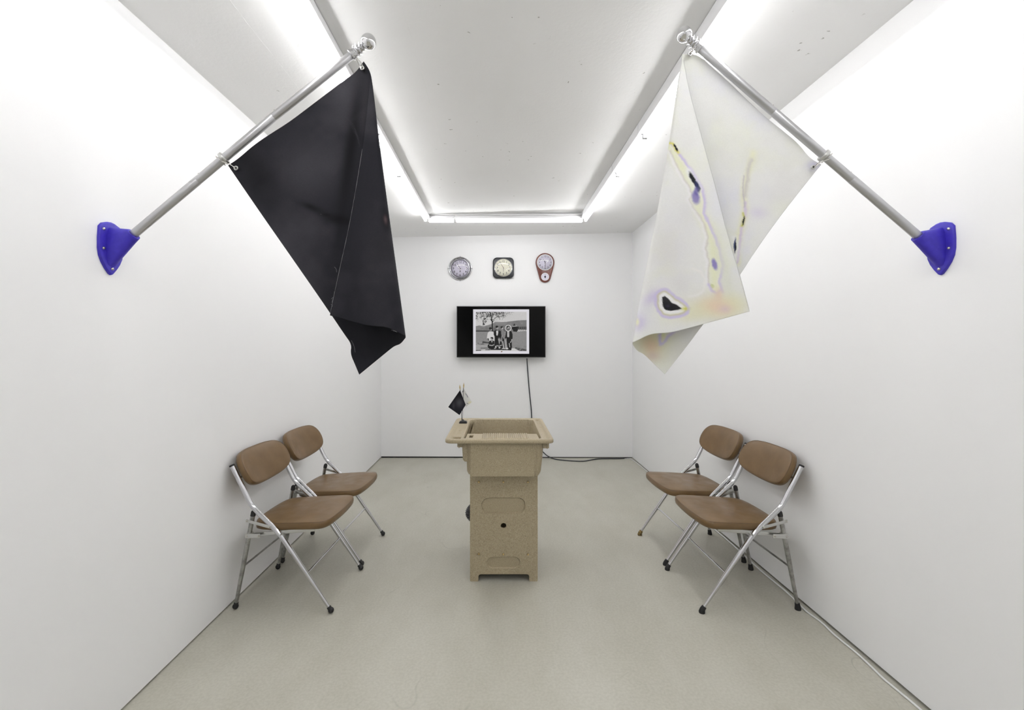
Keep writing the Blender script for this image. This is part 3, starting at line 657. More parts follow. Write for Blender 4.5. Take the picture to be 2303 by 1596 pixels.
    poly([(600, 1030), (640, 1030), (640, 1100), (610, 1080)], .2); el(700, 740, 42, 60, .46); el(690, 700, 42, 42, .12); el(720, 745, 20, 30, .62)
    poly([(840, 760), (890, 740), (960, 745), (1010, 800), (1020, 980), (960, 1080), (960, 1320), (860, 1330), (830, 1200), (840, 980), (800, 900), (810, 800)], .10)
    poly([(878, 750), (905, 790), (945, 745), (950, 830), (925, 935), (890, 925)], .84); el(915, 680, 42, 58, .62); el(905, 640, 44, 30, .08); el(885, 660, 16, 30, .1)
    poly([(1010, 780), (1050, 770), (1060, 900), (1040, 1080), (980, 1000)], .10)
    poly([(1045, 775), (1090, 745), (1140, 780), (1170, 860), (1180, 1060), (1130, 1040), (1090, 960), (1050, 900)], .56)
    im = np.where(inpoly(X, Y, [(1050, 780), (1140, 780), (1170, 1040), (1090, 960)]) & (np.mod(X+.4*Y, 40) < 9), .32, im)
    poly([(1080, 960), (1140, 1060), (1170, 1350), (1090, 1350), (1080, 1100)], .10); poly([(1150, 1080), (1210, 1070), (1260, 1330), (1240, 1390), (1170, 1360)], .62); poly([(1085, 1110), (1110, 1110), (1150, 1350), (1110, 1350)], .72)
    el(1075, 695, 38, 55, .60); el(1062, 655, 38, 26, .10); el(1045, 675, 14, 30, .12); el(1095, 690, 16, 22, .8)
    poly([(1200, 800), (1250, 775), (1310, 770), (1390, 800), (1420, 900), (1415, 1040), (1390, 1070), (1330, 1170), (1340, 1330), (1390, 1380), (1300, 1380), (1260, 1380), (1230, 1200), (1220, 1020), (1160, 1030), (1190, 900)], .11)
    poly([(1330, 1150), (1385, 1090), (1400, 1300), (1370, 1410), (1340, 1380), (1310, 1300)], .12); poly([(1335, 1150), (1390, 1080), (1395, 1095), (1345, 1180)], .75); poly([(1295, 1180), (1320, 1180), (1335, 1320), (1315, 1320)], .7)
    poly([(1243, 785), (1310, 775), (1305, 990), (1240, 975)], .74); el(1390, 1065, 18, 16, .7)
    el(1280, 690, 96, 96, .48); el(1278, 695, 38, 58, .55); el(1275, 645, 44, 32, .12); el(1290, 660, 26, 20, .75); el(1275, 740, 26, 14, .2)
    # two seated figures
    for ox, oy in ((745, 0), (985, 20)):
        poly([(ox-70, 1100+oy), (ox+20, 1085+oy), (ox+80, 1120+oy), (ox+85, 1240+oy), (ox-110, 1240+oy), (ox-110, 1150+oy)], .14)
        poly([(ox-130, 1225+oy), (ox+90, 1225+oy), (ox+110, 1290+oy), (ox+60, 1370+oy), (ox-90, 1370+oy), (ox-150, 1290+oy)], .12)
        poly([(ox-90, 1225+oy), (ox-10, 1245+oy), (ox+70, 1215+oy), (ox+80, 1240+oy), (ox, 1275+oy), (ox-90, 1260+oy)], .66)
        poly([(ox-25, 1100+oy), (ox+20, 1100+oy), (ox-5, 1170+oy)], .8); el(ox-5, 1045+oy, 38, 50, .64); el(ox-5, 1005+oy, 44, 24, .10 if ox < 900 else .45); el(ox+28, 1035+oy, 14, 26, .15 if ox < 900 else .5)
    poly([(960, 1120), (1000, 1120), (985, 1240)], .7); poly([(850, 1270), (890, 1270), (885, 1340), (855, 1335)], .85); el(990, 1330, 34, 22, .85); el(1235, 1355, 45, 25, .85)
    rr = np.abs(np.hypot(X-1275, Y-690)-96); im = np.where(rr < 9, .95, im)
    im = np.clip(im+.05*(rnd.rand(*X.shape)-.5), .04, 1)
    g = np.where(inn, im, g); g = np.where((~inn) & (X < 150), .88, g); L_ = g**2.2
    col = np.stack([L_*.99, L_*.97, L_*np.where(inn, .96, 1.03), np.ones_like(L_)], -1)
    brn = inpoly(X, Y, [(1030, 1475), (1050, 1435), (1085, 1440), (1085, 1470)]); col[brn, :3] = lin(120, 90, 60)
    idx = np.arange((nx_+1)*(ny_+1)).reshape(ny_+1, nx_+1)
    m = MB(); m.v = P.reshape(-1, 3).tolist(); m.f = np.stack([idx[1:, :-1], idx[1:, 1:], idx[:-1, 1:], idx[:-1, :-1]], -1).reshape(-1, 4).tolist()
    o = m.build('picture', printed('screen_picture', .3, True), t, smooth=False, fix=False); paint(o, col.reshape(-1, 4))
tv()

# ---------------------------------------------------------------- clocks
def numerals(parent, R, size, skip=(), M=None, y=-.001, material=None, rot=False):
    dg = bpy.context.evaluated_depsgraph_get()
    for h in range(1, 13):
        if h in skip: continue
        cu = bpy.data.curves.new('n', 'FONT'); cu.body = str(h); cu.size = size; cu.align_x = 'CENTER'; cu.align_y = 'CENTER'; cu.resolution_u = 3; cu.offset = size*.012
        ob = bpy.data.objects.new('n', cu); C.objects.link(ob); dg.update(); me = bpy.data.meshes.new_from_object(ob.evaluated_get(bpy.context.evaluated_depsgraph_get()))
        a = PI/2-h*PI/6; ox, oz = R*math.cos(a), R*math.sin(a)
        m = MB(); m.add([(v.co.x+ox, y, v.co.y+oz) for v in me.vertices], [tuple(p.vertices) for p in me.polygons])
        bpy.data.objects.remove(ob); bpy.data.curves.remove(cu); bpy.data.meshes.remove(me)
        m.build('numeral', material or mInk, parent, smooth=False, fix=False)
FY = frame((0, 0, 0), (0, -1, 0), (1, 0, 0))            # local Z towards the room
def FYa(z): M = FY.copy(); M.translation = Vector((0, -z, 0)); return M
def hand(parent, ang, length, w0, z, material, tailn=.15, name='hand', blob=0):
    c, s = math.cos(ang), math.sin(ang); f = lambda l, k: (c*l-s*k, -z, s*l+c*k)
    m = MB(); pts = [f(-length*tailn, w0*.5), f(0, w0), f(length*.75, w0*.55), f(length, .0004), f(length, -.0004), f(length*.75, -w0*.55), f(0, -w0), f(-length*tailn, -w0*.5)]
    m.loft([[Vector(p) for p in pts], [Vector(p)+Vector((0, -.0012, 0)) for p in pts]])
    if blob: m.lathe([(blob, 0), (blob, .0014)], T(*f(length*.72, 0))@frame((0, 0, 0), (0, -1, 0)), 12)
    m.build(name, material, parent, smooth=False)
def dome(parent, R, z, hgt):
    prof = [(R*math.cos(k*PI/2/9), z+hgt*math.sin(k*PI/2/9)) for k in range(9)]+[(.0001, z+hgt)]
    m = MB(); loops = [[FY@Vector((r*math.cos(2*PI*k/40), r*math.sin(2*PI*k/40), h)) for k in range(40)] for r, h in prof]
    m.loft(loops, False, True); m.build('glass', mGlass, parent, ang=0)
def disc(parent, name, R, z0, z1, material, M=None):
    m = MB(); m.lathe([(R, z0), (R, z1)], (M or Matrix())@FY, 48); return m.build(name, material, parent)
s = YB/F0
def clk(px, py): return ((px-CX)*s, YB, H+(CY-py)*s)
a11 = PI/2-11*PI/6+.03; a6 = -PI/2
# silver ornate clock
t = thing('wall_clock', 'round wall clock with ornate silver frame, left of the three clocks', 'clock', clk(1035, 604)); k = .005167
m = MB(); m.lathe([(.126, 0), (.126, .007)], FY, 48); m.build('back_plate', mCharc, t)
m = MB(); m.torus(.1285, .0065, FYa(.012), 56); m.build('outer_ring', mSilver, t)
for q in range(16):
    a = q*PI/8; MB().box((-.0075, -.013, -.0035), (.0075, -.008, .0035), Matrix.Rotation(-a, 4, 'Y')@T(.1225, 0, 0), .001).build('frame_spoke', mSilver, t)
m = MB(); m.lathe([(.120, .006), (.1205, .014), (.116, .021), (.112, .019), (.109, .025), (.104, .026), (.1015, .020), (.0995, .009)], FY, 56)
m.build('bezel', mSilver, t)
for q in range(4):
    m = MB(); a = q*PI/2; M = T(.130*math.cos(a), -.016, .130*math.sin(a))
    bm = bmesh.new(); bmesh.ops.create_cone(bm, cap_ends=True, segments=4, radius1=.017, radius2=.002, depth=.014); m.bm(bm, M@Matrix.Rotation(PI/2, 4, 'X')); m.build('frame_stud', mSilver, t)
disc(t, 'dial', .100, .010, .013, mDial); n_ = numerals(t, .077, .036, y=-.0136)
hand(t, a11, .072, .0026, .0150, mInk); hand(t, a6, .048, .003, .0168, mInk, blob=.006); hand(t, PI+.12, .03, .0012, .0186, mCharc, .9, 'second_hand'); dome(t, .100, .016, .022)
# black square clock
t = thing('wall_clock', 'black rounded square wall clock with cream dial, middle of the three clocks', 'clock', clk(1132, 603))
m = MB(); r0 = lambda h, d, r: [FY@Vector((x_, y_, d)) for x_, y_ in rrect(-h, h, -h, h, r, 8)]
m.loft([r0(.119, 0, .05), r0(.1215, .008, .05), r0(.1215, .022, .05), r0(.117, .032, .048), r0(.108, .036, .045)]); m.build('case', mCharc, t, ang=60)
disc(t, 'dial', .100, .036, .038, mDialC); m = MB(); m.torus(.1015, .0032, FYa(.038), 56); m.build('rim', mPolish, t)
numerals(t, .072, .030, y=-.0386)
for q in range(12):
    a = q*PI/6; MB().box((.088, -.0386, -.0009), (.094, -.038, .0009), Matrix.Rotation(-a, 4, 'Y')).build('hour_mark', mInk, t)
hand(t, a11+.02, .080, .0022, .0392, mInk); hand(t, a6, .055, .0022, .041, mInk); hand(t, a11-.05, .03, .0008, .0425, mRed, .5, 'second_hand'); dome(t, .100, .039, .016)
# pear shaped brown clock
t = thing('wall_clock', 'pear-shaped brown wall clock with a small lower dial, right of the three', 'clock', clk(1225.5, 590.5))
def pear(g_):
    R1, R2, dz = .109+g_, .066+g_, -.167; p = []
    al = math.asin((R1-R2)/abs(dz))
    for q in range(25): a = -al+(PI+2*al)*q/24; p.append((R1*math.cos(a), R1*math.sin(a)))
    for q in range(17): a = PI+al+(PI-2*al)*q/16; p.append((R2*math.cos(a), dz+R2*math.sin(a)))
    return p
m = MB(); m.loft([[FY@Vector((x_, y_, d)) for x_, y_ in pear(g_)] for g_, d in ((-.004, 0), (0, .005), (0, .014), (-.005, .021), (-.012, .022), (-.016, .018))]); m.build('case', mWood, t, ang=50)
m = MB(); m.torus(.0885, .0055, FYa(.021), 48); m.build('rim', mWhite, t)
disc(t, 'dial', .086, .018, .0205, mDial); numerals(t, .067, .027, y=-.0211)
hand(t, a11, .046, .003, .0218, mInk); hand(t, a6, .062, .0035, .0234, mInk, blob=.004); hand(t, -PI/2+.25, .02, .004, .0248, mInk, .8, 'second_hand'); dome(t, .084, .0215, .016)
Mz = T(0, 0, -.167); ld = disc(t, 'lower_dial', .044, .018, .022, mDial, Mz)
m = MB(); m.torus(.043, .003, Mz@FYa(.022), 40)
m.build('lower_rim', mWhite, t)
for q in range(20):
    a = q*PI/10
    MB().box((.031, -.0226, -.0007), (.036, -.022, .0007), Mz@Matrix.Rotation(-a, 4, 'Y')).build('scale_mark', mInk, t)
m = MB()
m.lathe([(.011, .022), (.011, .024), (.008, .025)], Mz@FY, 20); m.box((-.002, -.025, 0), (.002, -.023, .028), Mz); m.box((-.003, -.025, -.02), (.003, -.023, 0), Mz); m.build('lower_pointer', mInk, t)

# ---------------------------------------------------------------- laundry sink
SX, SY = .005, 2.40           # centre line and front edge of the rim
def sink():
    t = thing('laundry_sink', 'tall speckled beige laundry sink with ribbed washboard on a cabinet stand', 'sink', (SX, 2.75, 0))
    O = Vector((SX, 2.75, 0))
    zt = .819; hx, y0, y1 = .283, 2.412-2.75, 3.092-2.75; rc = .032
    bx0, bx1, by0, by1 = -.195, .228, y0+.020, y1-.035     # opening
    xs = np.unique(np.round(np.r_[np.arange(-hx, hx, .006), hx, bx0, bx0+.010, bx1, bx1-.010], 4)); ys = np.unique(np.round(np.r_[np.arange(y0, y1, .007), y1, by0, by1, by1-.012], 4))
    def sb(v, a, b, e): return max(0, min(1, (v-a)/e, (b-v)/e))
    def h(x, y):
        z = -.0015+.0035*(1-sb(x, -hx+.006, hx-.006, .006)*sb(y, y0+.006, y1-.006, .006))
        o = min(sb(x, bx0, bx1, .012), sb(y, by0, by1, .014)); o = o*o*(3-2*o) if o < 1 else 1
        # rounded corners of the opening
        if o > 0:
            rr = .05; cxx = min(max(x, bx0+rr), bx1-rr); cyy = min(max(y, by0+rr), by1-rr); dd = math.hypot(x-cxx, y-cyy)
            o2 = max(0, min(1, (rr-dd)/.012)); o2 = o2*o2*(3-2*o2)
            o = min(o, o2) if (x != cxx and y != cyy) else o
        if o > 0: z = z-(.205 if x > -.160 else .09)*o
        else:
            # left shelf trays
            a = sb(x, -hx+.018, bx0-.010, .004)
            if a > 0:
                z -= .006*min(a, sb(y, y0+.022, y1-.03, .004))
                z -= .022*min(sb(x, -hx+.026, bx0-.018, .005), sb(y, y0+.045, y0+.105, .006))     # soap tray
                for q in range(5): z += .005*min(sb(x, -hx+.040, bx0-.026, .004), sb(y, y0+.20+q*.022, y0+.211+q*.022, .004))
            a = sb(x, bx1+.014, hx-.012, .004)
            if a > 0:
                z -= .009*min(a, sb(y, y0+.022, y1-.03, .005))
                for q in range(4): z += .003*min(a, sb(y, y0+.17+q*.12, y0+.176+q*.12, .003))
        return z
    vs = []; 
    for y in ys:
        for x in xs:
            cxx = min(max(x, -hx+rc), hx-rc); cyy = min(max(y, y0+rc), y1-rc); dx, dy = x-cxx, y-cyy; dd = math.hypot(dx, dy)
            px, py = (cxx+dx*rc/dd, cyy+dy*rc/dd) if dd > rc else (x, y)
            vs.append((px, py, zt+h(x, y)))
    nx_, ny_ = len(xs), len(ys)
    fs = [(j*nx_+i, j*nx_+i+1, (j+1)*nx_+i+1, (j+1)*nx_+i) for j in range(ny_-1) for i in range(nx_-1)]
    # lip: loops following the rim boundary
    loop = [i for i in range(nx_)]+[j*nx_+nx_-1 for j in range(1, ny_)]+[(ny_-1)*nx_+i for i in range(nx_-2, -1, -1)]+[j*nx_ for j in range(ny_-2, 0, -1)]
    def nrm(p):
        cxx = min(max(p[0], -hx+rc), hx-rc); cyy = min(max(p[1], y0+rc), y1-rc); d = Vector((p[0]-cxx, p[1]-cyy, 0))
        return d.normalized() if d.length > 1e-6 else Vector((0, 0, 0))
    nb = len(loop); prev = loop
    for off, dz in ((.003, -.0005), (.0065, -.003), (.0085, -.007), (.0085, -.019), (.0065, -.022), (-.004, -.0225)):
        st = len(vs); vs += [tuple(Vector(vs[i][:2]+(zt+.002,))+nrm(vs[i])*off+Vector((0, 0, dz))) for i in loop]
        cur = list(range(st, st+nb)); fs += [(prev[k], prev[(k+1) % nb], cur[(k+1) % nb], cur[k]) for k in range(nb)]; prev = cur
    m = MB(); m.add(vs, fs); m.build('rim_and_bowl', mPlas, t, ang=55)
    # outer bowl
    fy = 2.447-2.75; by = 3.06-2.75
    def rr(x0_, x1_, a, b, r, z): return [Vector((p, q, z)) for p, q in rrect(x0_, x1_, a, b, r, 6)]
    xl, xr = -.178-SX+.003, .238-SX
    m = MB(); m.loft([rr(xl-.006, xr+.008, fy-.004, by, .03, .802), rr(xl, xr+.003, fy, by, .03, .72), rr(xl+.003, xr-.006, fy+.004, by-.02, .03, .635), rr(xl+.010, xr-.012, fy+.010, by-.03, .03, .618), rr(xl+.026, xr-.028, fy+.026, by-.05, .03, .606), rr(xl+.07, xr-.07, fy+.07, by-.10, .03, .600)], False, True)
    m.build('bowl_wall', mPlas, t, ang=50)
    # stepped side bulge carrying the shelf
    m = MB(); m.loft([rr(xl-.024, xl+.012, fy+.008, by, .008, .802), rr(xl-.018, xl+.012, fy+.008, by, .008, .70), rr(xl-.010, xl+.012, fy+.012, by, .008, .690), rr(xl+.004, xl+.012, fy+.03, by, .003, .684)], False, True); m.build('shelf_bulge', mPlas, t, ang=50)
    m = MB()
    m.box((xl-.048, fy+.006, .768), (xl-.018, fy+.05, .802), None, .003); m.box((xl-.040, fy+.003, .764), (xl-.036, fy+.052, .80), None, .001)
    m.build('lip_support', mPlas, t); m = MB(); m.box((xr+.002, fy+.006, .762), (xr+.036, fy+.05, .802), None, .003); m.box((xr+.024, fy+.003, .760), (xr+.028, fy+.052, .80), None, .001); m.build('lip_support', mPlas, t)
    # washboard
    wy0, wy1 = y0+.030, y0+.245; wx0, wx1 = bx0+.010, bx1-.012
    nxb, nyb = 260, 8; vs = []; fs = []
    for j in range(nyb+1):
        f = j/nyb; y = wy0+(wy1-wy0)*f
        for i in range(nxb+1):
            x = wx0+(wx1-wx0)*i/nxb; z = zt-.004-.010*f
            q = sb(x, wx0+.085, wx1-.052, .006)*sb(y, wy0+.004, wy1-.012, .01)
            z += .0060*q*abs(math.sin((x-wx0)*PI/.0112))-.001*q
            z += .003*(1-min(1, min(x-wx0, wx1-x)/.008))*0 - .004*(1-min(1, (wy1-y)/.03))**2
            if sb(x, wx0+.018, wx0+.040, .001) > 0 and 1 <= j <= 5: z -= .0005
            vs.append((x, y, z))
    hole = lambda i, j: (.016 < (wx1-wx0)*i/nxb < .038) and 2 <= j < 5
    n1_ = nxb+1
    for j in range(nyb):
        for i in range(nxb):
            if not hole(i, j): fs.append((j*n1_+i, j*n1_+i+1, (j+1)*n1_+i+1, (j+1)*n1_+i))
    m = MB(); m.add(vs, fs); wb = m.build('washboard', mPlas, t, ang=40)
    so = wb.modifiers.new('th', 'SOLIDIFY'); so.thickness = .008; so.offset = -1
    for q in range(0): m.box((wx1-.044+q*.009, wy0+.05, zt-.012), (wx1-.040+q*.009, wy0+.12, zt-.0050), None, .0008)
    # cabinet stand
    fx0, fx1 = -.159-SX, .2195-SX; py = 2.536-2.75; zt2 = .612
    def panel(x0_, x1_, holes, hz, name='front_panel'):
        r = .014; out = [(x0_+.004, 0), (x0_+.0475-.004, 0), (x0_+.0475, .004)]
        for q in range(7): a = PI-PI/2*q/6; out.append((x0_+.0475+r+r*math.cos(a), .040-r+r*math.sin(a)))
        for q in range(7): a = PI/2-PI/2*q/6; out.append((x1_-.0475-r+r*math.cos(a), .040-r+r*math.sin(a)))
        out += [(x1_-.0475, .004), (x1_-.0475+.004, 0), (x1_-.004, 0), (x1_, .004), (x1_, zt2), (x0_, zt2), (x0_, .004)]
        return out
    def stad(cx_, cz_, w_, h_, n=10):
        r = h_/2; p = []
        for q in range(n+1): a = -PI/2+PI*q/n; p.append((cx_+w_/2-r+r*math.cos(a), cz_+r*math.sin(a)))
        for q in range(n+1): a = PI/2+PI*q/n; p.append((cx_-w_/2+r+r*math.cos(a), cz_+r*math.sin(a)))
        return p
    k2 = 2.536/F0; zz = lambda py_: H-(py_-CY)*k2; xx = lambda px_: (px_-CX)*k2-SX
    ov1 = stad(xx(1132.5), zz(1136.5), 100*k2, 36*k2); ov2 = stad(xx(1132.5), zz(1265), 75.5*k2, 27*k2)
    hc = (xx(1132.6), zz(1181.8)); hr = 6.3*k2; hol = [(hc[0]+hr*math.cos(2*PI*q/28), hc[1]+hr*math.sin(2*PI*q/28)) for q in range(28)]
    out = panel(fx0, fx1, None, None)
    def facewith(mb, outer, holes, y, flip=False):
        polys = [[Vector((a, b, 0)) for a, b in outer]]+[[Vector((a, b, 0)) for a, b in hh[::-1]] for hh in holes]
        tr = tessellate_polygon(polys); flat = [p for P_ in polys for p in P_]
        mb.add([(p.x, y, p.y) for p in flat], [tuple(q) for q in tr])
    m = MB(); e = .004
    facewith(m, out, [ov1, ov2, hol], py)
    for ov, ins in ((ov1, .0), (ov2, .0)):
        cxo = sum(p[0] for p in ov)/len(ov); czo = sum(p[1] for p in ov)/len(ov)
        inner = []
        for n_i in range(len(ov)):
            a, b = ov[n_i-1], ov[(n_i+1) % len(ov)]; tx, tz = b[0]-a[0], b[1]-a[1]; l = math.hypot(tx, tz); nxn, nzn = -tz/l, tx/l
            inner.append((ov[n_i][0]+nxn*.0055, ov[n_i][1]+nzn*.0055))
        m.loft([[Vector((a, py, b)) for a, b in ov], [Vector((a, py+.010, b)) for a, b in inner]], False, True)
    m.loft([[Vector((a, py, b)) for a, b in hol], [Vector((a, py+.012, b)) for a, b in hol]], False, False)
    m.loft([[Vector((a, py, b)) for a, b in out], [Vector((a, py+.012, b)) for a, b in out]], False, False)
    facewith(m, out, [hol], py+.012)
    m.build('front_panel', mPlas, t, smooth=False)
    dpt = .46
    m = MB(); m.loft([[Vector((a, py+dpt, b)) for a, b in out], [Vector((a, py+dpt+.012, b)) for a, b in out]]); m.build('back_panel', mPlas, t, smooth=False)
    for x_ in (fx0+.001, fx1-.013):
        y0_, y1_ = py+.012, py+dpt; o3 = [(y0_, 0), (y0_+.05, 0), (y0_+.05, .03), (y0_+.06, .04), (y1_-.06, .04), (y1_-.05, .03), (y1_-.05, 0), (y1_, 0), (y1_, zt2), (y0_, zt2)]
        m = MB(); m.loft([[Vector((x_, a, b)) for a, b in o3], [Vector((x_+.012, a, b)) for a, b in o3]]); m.build('side_panel', mPlas, t, smooth=False)
    for bxp, byp in ((1077, 1083.5), (1132, 1083.5), (1187.5, 1083.7), (1077, 1245), (1132, 1245.7), (1187.5, 1246.3)):
        c_ = Vector((xx(bxp), py, zz(byp))); m = MB()
        m.lathe([(.0085, 0), (.0085, .001), (.0078, .0018), (.0050, .0018)], frame(c_, (0, -1, 0)), 24); b_o = m.build('bolt', mWash, t)
        m = MB(); m.lathe([(.0060, .0018), (.0058, .0042), (.0042, .0062), (.0022, .0064), (.0018, .0048), (.0001, .0048)], frame(c_, (0, -1, 0)), 18); m.build('bolt_head', mBrass, b_o)
        m = MB()
    for x_, sg in ((fx0, -1), (fx1, 1)):
        m = MB(); m.lathe([(.006, 0), (.006, .003), (.003, .004)], frame((x_, py+.05, .598), (sg, 0, 0)), 12); m.build('bolt', mBrass, t)
    # corrugated drain hose looping out at the left
    pts = []; cy_, cz_ = 2.86-2.75, .245
    path = smoothpath([(-.02, .12, .36), (-.10, .12, .335), (-.172, .12, .305), (-.203, .12, .258), (-.172, .12, .211), (-.10, .12, .18), (-.02, .12, .165)], 3)
    dense = []
    for a, b in zip(path, path[1:]):
        n_ = max(1, int((b-a).length/.0012))
        for q in range(n_): dense.append(a.lerp(b, q/n_))
    rad = [.0175+.0028*math.sin(i*1.0) for i in range(len(dense))]
    m = MB(); m.tube(dense, rad, 14); m.build('drain_hose', mat('hose_grey', (.06, .06, .065, 1), .5), t, ang=0)
sink()

# ---------------------------------------------------------------- little desk flags on the sink
def deskflags():
    d = 2.955; b0 = W(1039, 952, d); b0.x = -.230; b0.z = .819-.0015-.006+.0007
    t = thing('desk_flag_stand', 'black stand with two small crossed flags on the sink shelf', 'flag stand', b0)
    I = -b0
    m = MB(); rr = lambda h, z, r: [Vector((x_, y_*.8, z)) for x_, y_ in rrect(-h, h, -h, h, r, 4)]
    m.loft([rr(.0252, 0, .005), rr(.0252, .006, .005), rr(.024, .008, .006), rr(.0225, .009, .007), rr(.022, .013, .007)]); m.lathe([(.020, .011), (.019, .014), (.008, .017), (.004, .022), (.003, .024)], Matrix(), 24); m.build('stand_base', mBlack, t)
    def stick(bx, by, tx, ty, d1, name='staff'):
        p, q = W(bx, by, d)+I, W(tx, ty, d1)+I; m = MB(); m.tube([p, q], .0016, 8); o = m.build(name, mBlack, t)
        u = (q-p).normalized(); m = MB(); m.lathe([(.002, -.004), (.0035, 0), (.0022, .003), (.0040, .008), (.0032, .016), (.0002, .030)], frame(q-u*.004, u), 14); m.build('spear_tip', mGold, t)
        return o
    s1 = stick(1038.6, 948, 1034.5, 873, 2.93); s2 = stick(1039.4, 948, 1042.8, 869, 2.98)
    def cloth(c4, dd, nm, fn, material, bend, n=40):
        """c4 = four survey corners: top, right, bottom, left"""
        A, B, Cc, D = [Vector(p+(0,)) for p in c4]; vs = []; Q = []
        for j in range(n+1):
            for i in range(n+1):
                u, v = i/n, j/n; p = A.lerp(B, u).lerp(D.lerp(Cc, u), v); de = dd+bend*math.sin(u*PI)*.5+bend*.6*math.sin(v*2.4+u*3)
                vs.append(tuple(W(p.x, p.y, de)+I)); Q.append((p.x, p.y))
        fs = [(j*(n+1)+i, j*(n+1)+i+1, (j+1)*(n+1)+i+1, (j+1)*(n+1)+i) for j in range(n) for i in range(n)]
        m = MB(); m.v = vs; m.f = fs; o = m.build(nm, material, t, fix=False, ang=0); Q = np.array(Q); paint(o, np.concatenate([fn(Q[:, 0], Q[:, 1]), np.ones((len(Q), 1))], 1))
        so = o.modifiers.new('th', 'SOLIDIFY'); so.thickness = .0006; so.offset = 0
        return o
    def dark(x, y):
        c = np.zeros((len(x), 3))+np.array(lin(30, 30, 36)); return blend(c, gau(x, y, 1033, 905, 8, 10)*.7+gau(x, y, 1020, 912, 3, 8)*.4, lin(84, 84, 90))
    def pale(x, y):
        c = np.zeros((len(x), 3))+np.array(lin(226, 226, 222)); D = np.clip(1.2-pdist(x, y, [(1039.5, 881.5), (1042, 878.5)])/1.0, 0, 1)
        c = blend(c, D, lin(30, 34, 70)); c = blend(c, np.clip(1.1-pdist(x, y, [(1047, 885), (1050, 888.5), (1052, 893)])/.9, 0, 1), lin(60, 62, 110))
        c = blend(c, np.clip(1.1-pdist(x, y, [(1050, 906.5), (1053, 907.2)])/.9, 0, 1), lin(16, 16, 20)); return blend(c, gau(x, y, 1057, 905, 4, 3)*.8, lin(226, 222, 180))
    cloth([(1034.6, 877), (1047.4, 910), (1033.4, 933), (1008, 915)], 2.925, 'black_flag', dark, mCloth, .010)['label'] = 'small plain black flag'
    cloth([(1041.8, 872), (1061.6, 903.5), (1048, 914.5), (1038.5, 884)], 2.985, 'pale_flag', pale, mClothW, .008)['label'] = 'small white marbled flag'
deskflags()

# ---------------------------------------------------------------- folding chairs
def chair_pad(outline, thick, crown, M, nrings=7, wallr=.010, bend=None):
    """outline: list of (x,y) local; returns loops bottom to crowned top"""
    cx_ = sum(p[0] for p in outline)/len(outline); cy_ = sum(p[1] for p in outline)/len(outline)
    def ringp(k, z): return [(cx_+(x-cx_)*k[0], cy_+(y-cy_)*k[1], z) for x, y in outline]
    ex = max(abs(p[0]-cx_) for p in outline); ey = max(abs(p[1]-cy_) for p in outline)
    def kk(d): return (1-d/ex, 1-d/ey)
    L_ = [ringp(kk(.03), -.001), ringp(kk(.007), 0), ringp(kk(.001), .005), ringp(kk(-.001), thick*.45), ringp(kk(.0), thick*.8), ringp(kk(.003), thick*.93)]
    seam_i = len(L_)-1
    L_ += [ringp(kk(.008), thick), ]
    for q in range(1, nrings+1):
        f = q/nrings; k = 1-f; kx, ky = kk(.008); z = thick+crown*(1-k**2.2)
        L_.append(ringp((kx*max(k, .02), ky*max(k, .02)), z))
    out = []
    for l in L_:
        out.append([M@Vector((x, y, z+(bend(x, y) if bend else 0))) for x, y, z in l])
    return out, out[seam_i]
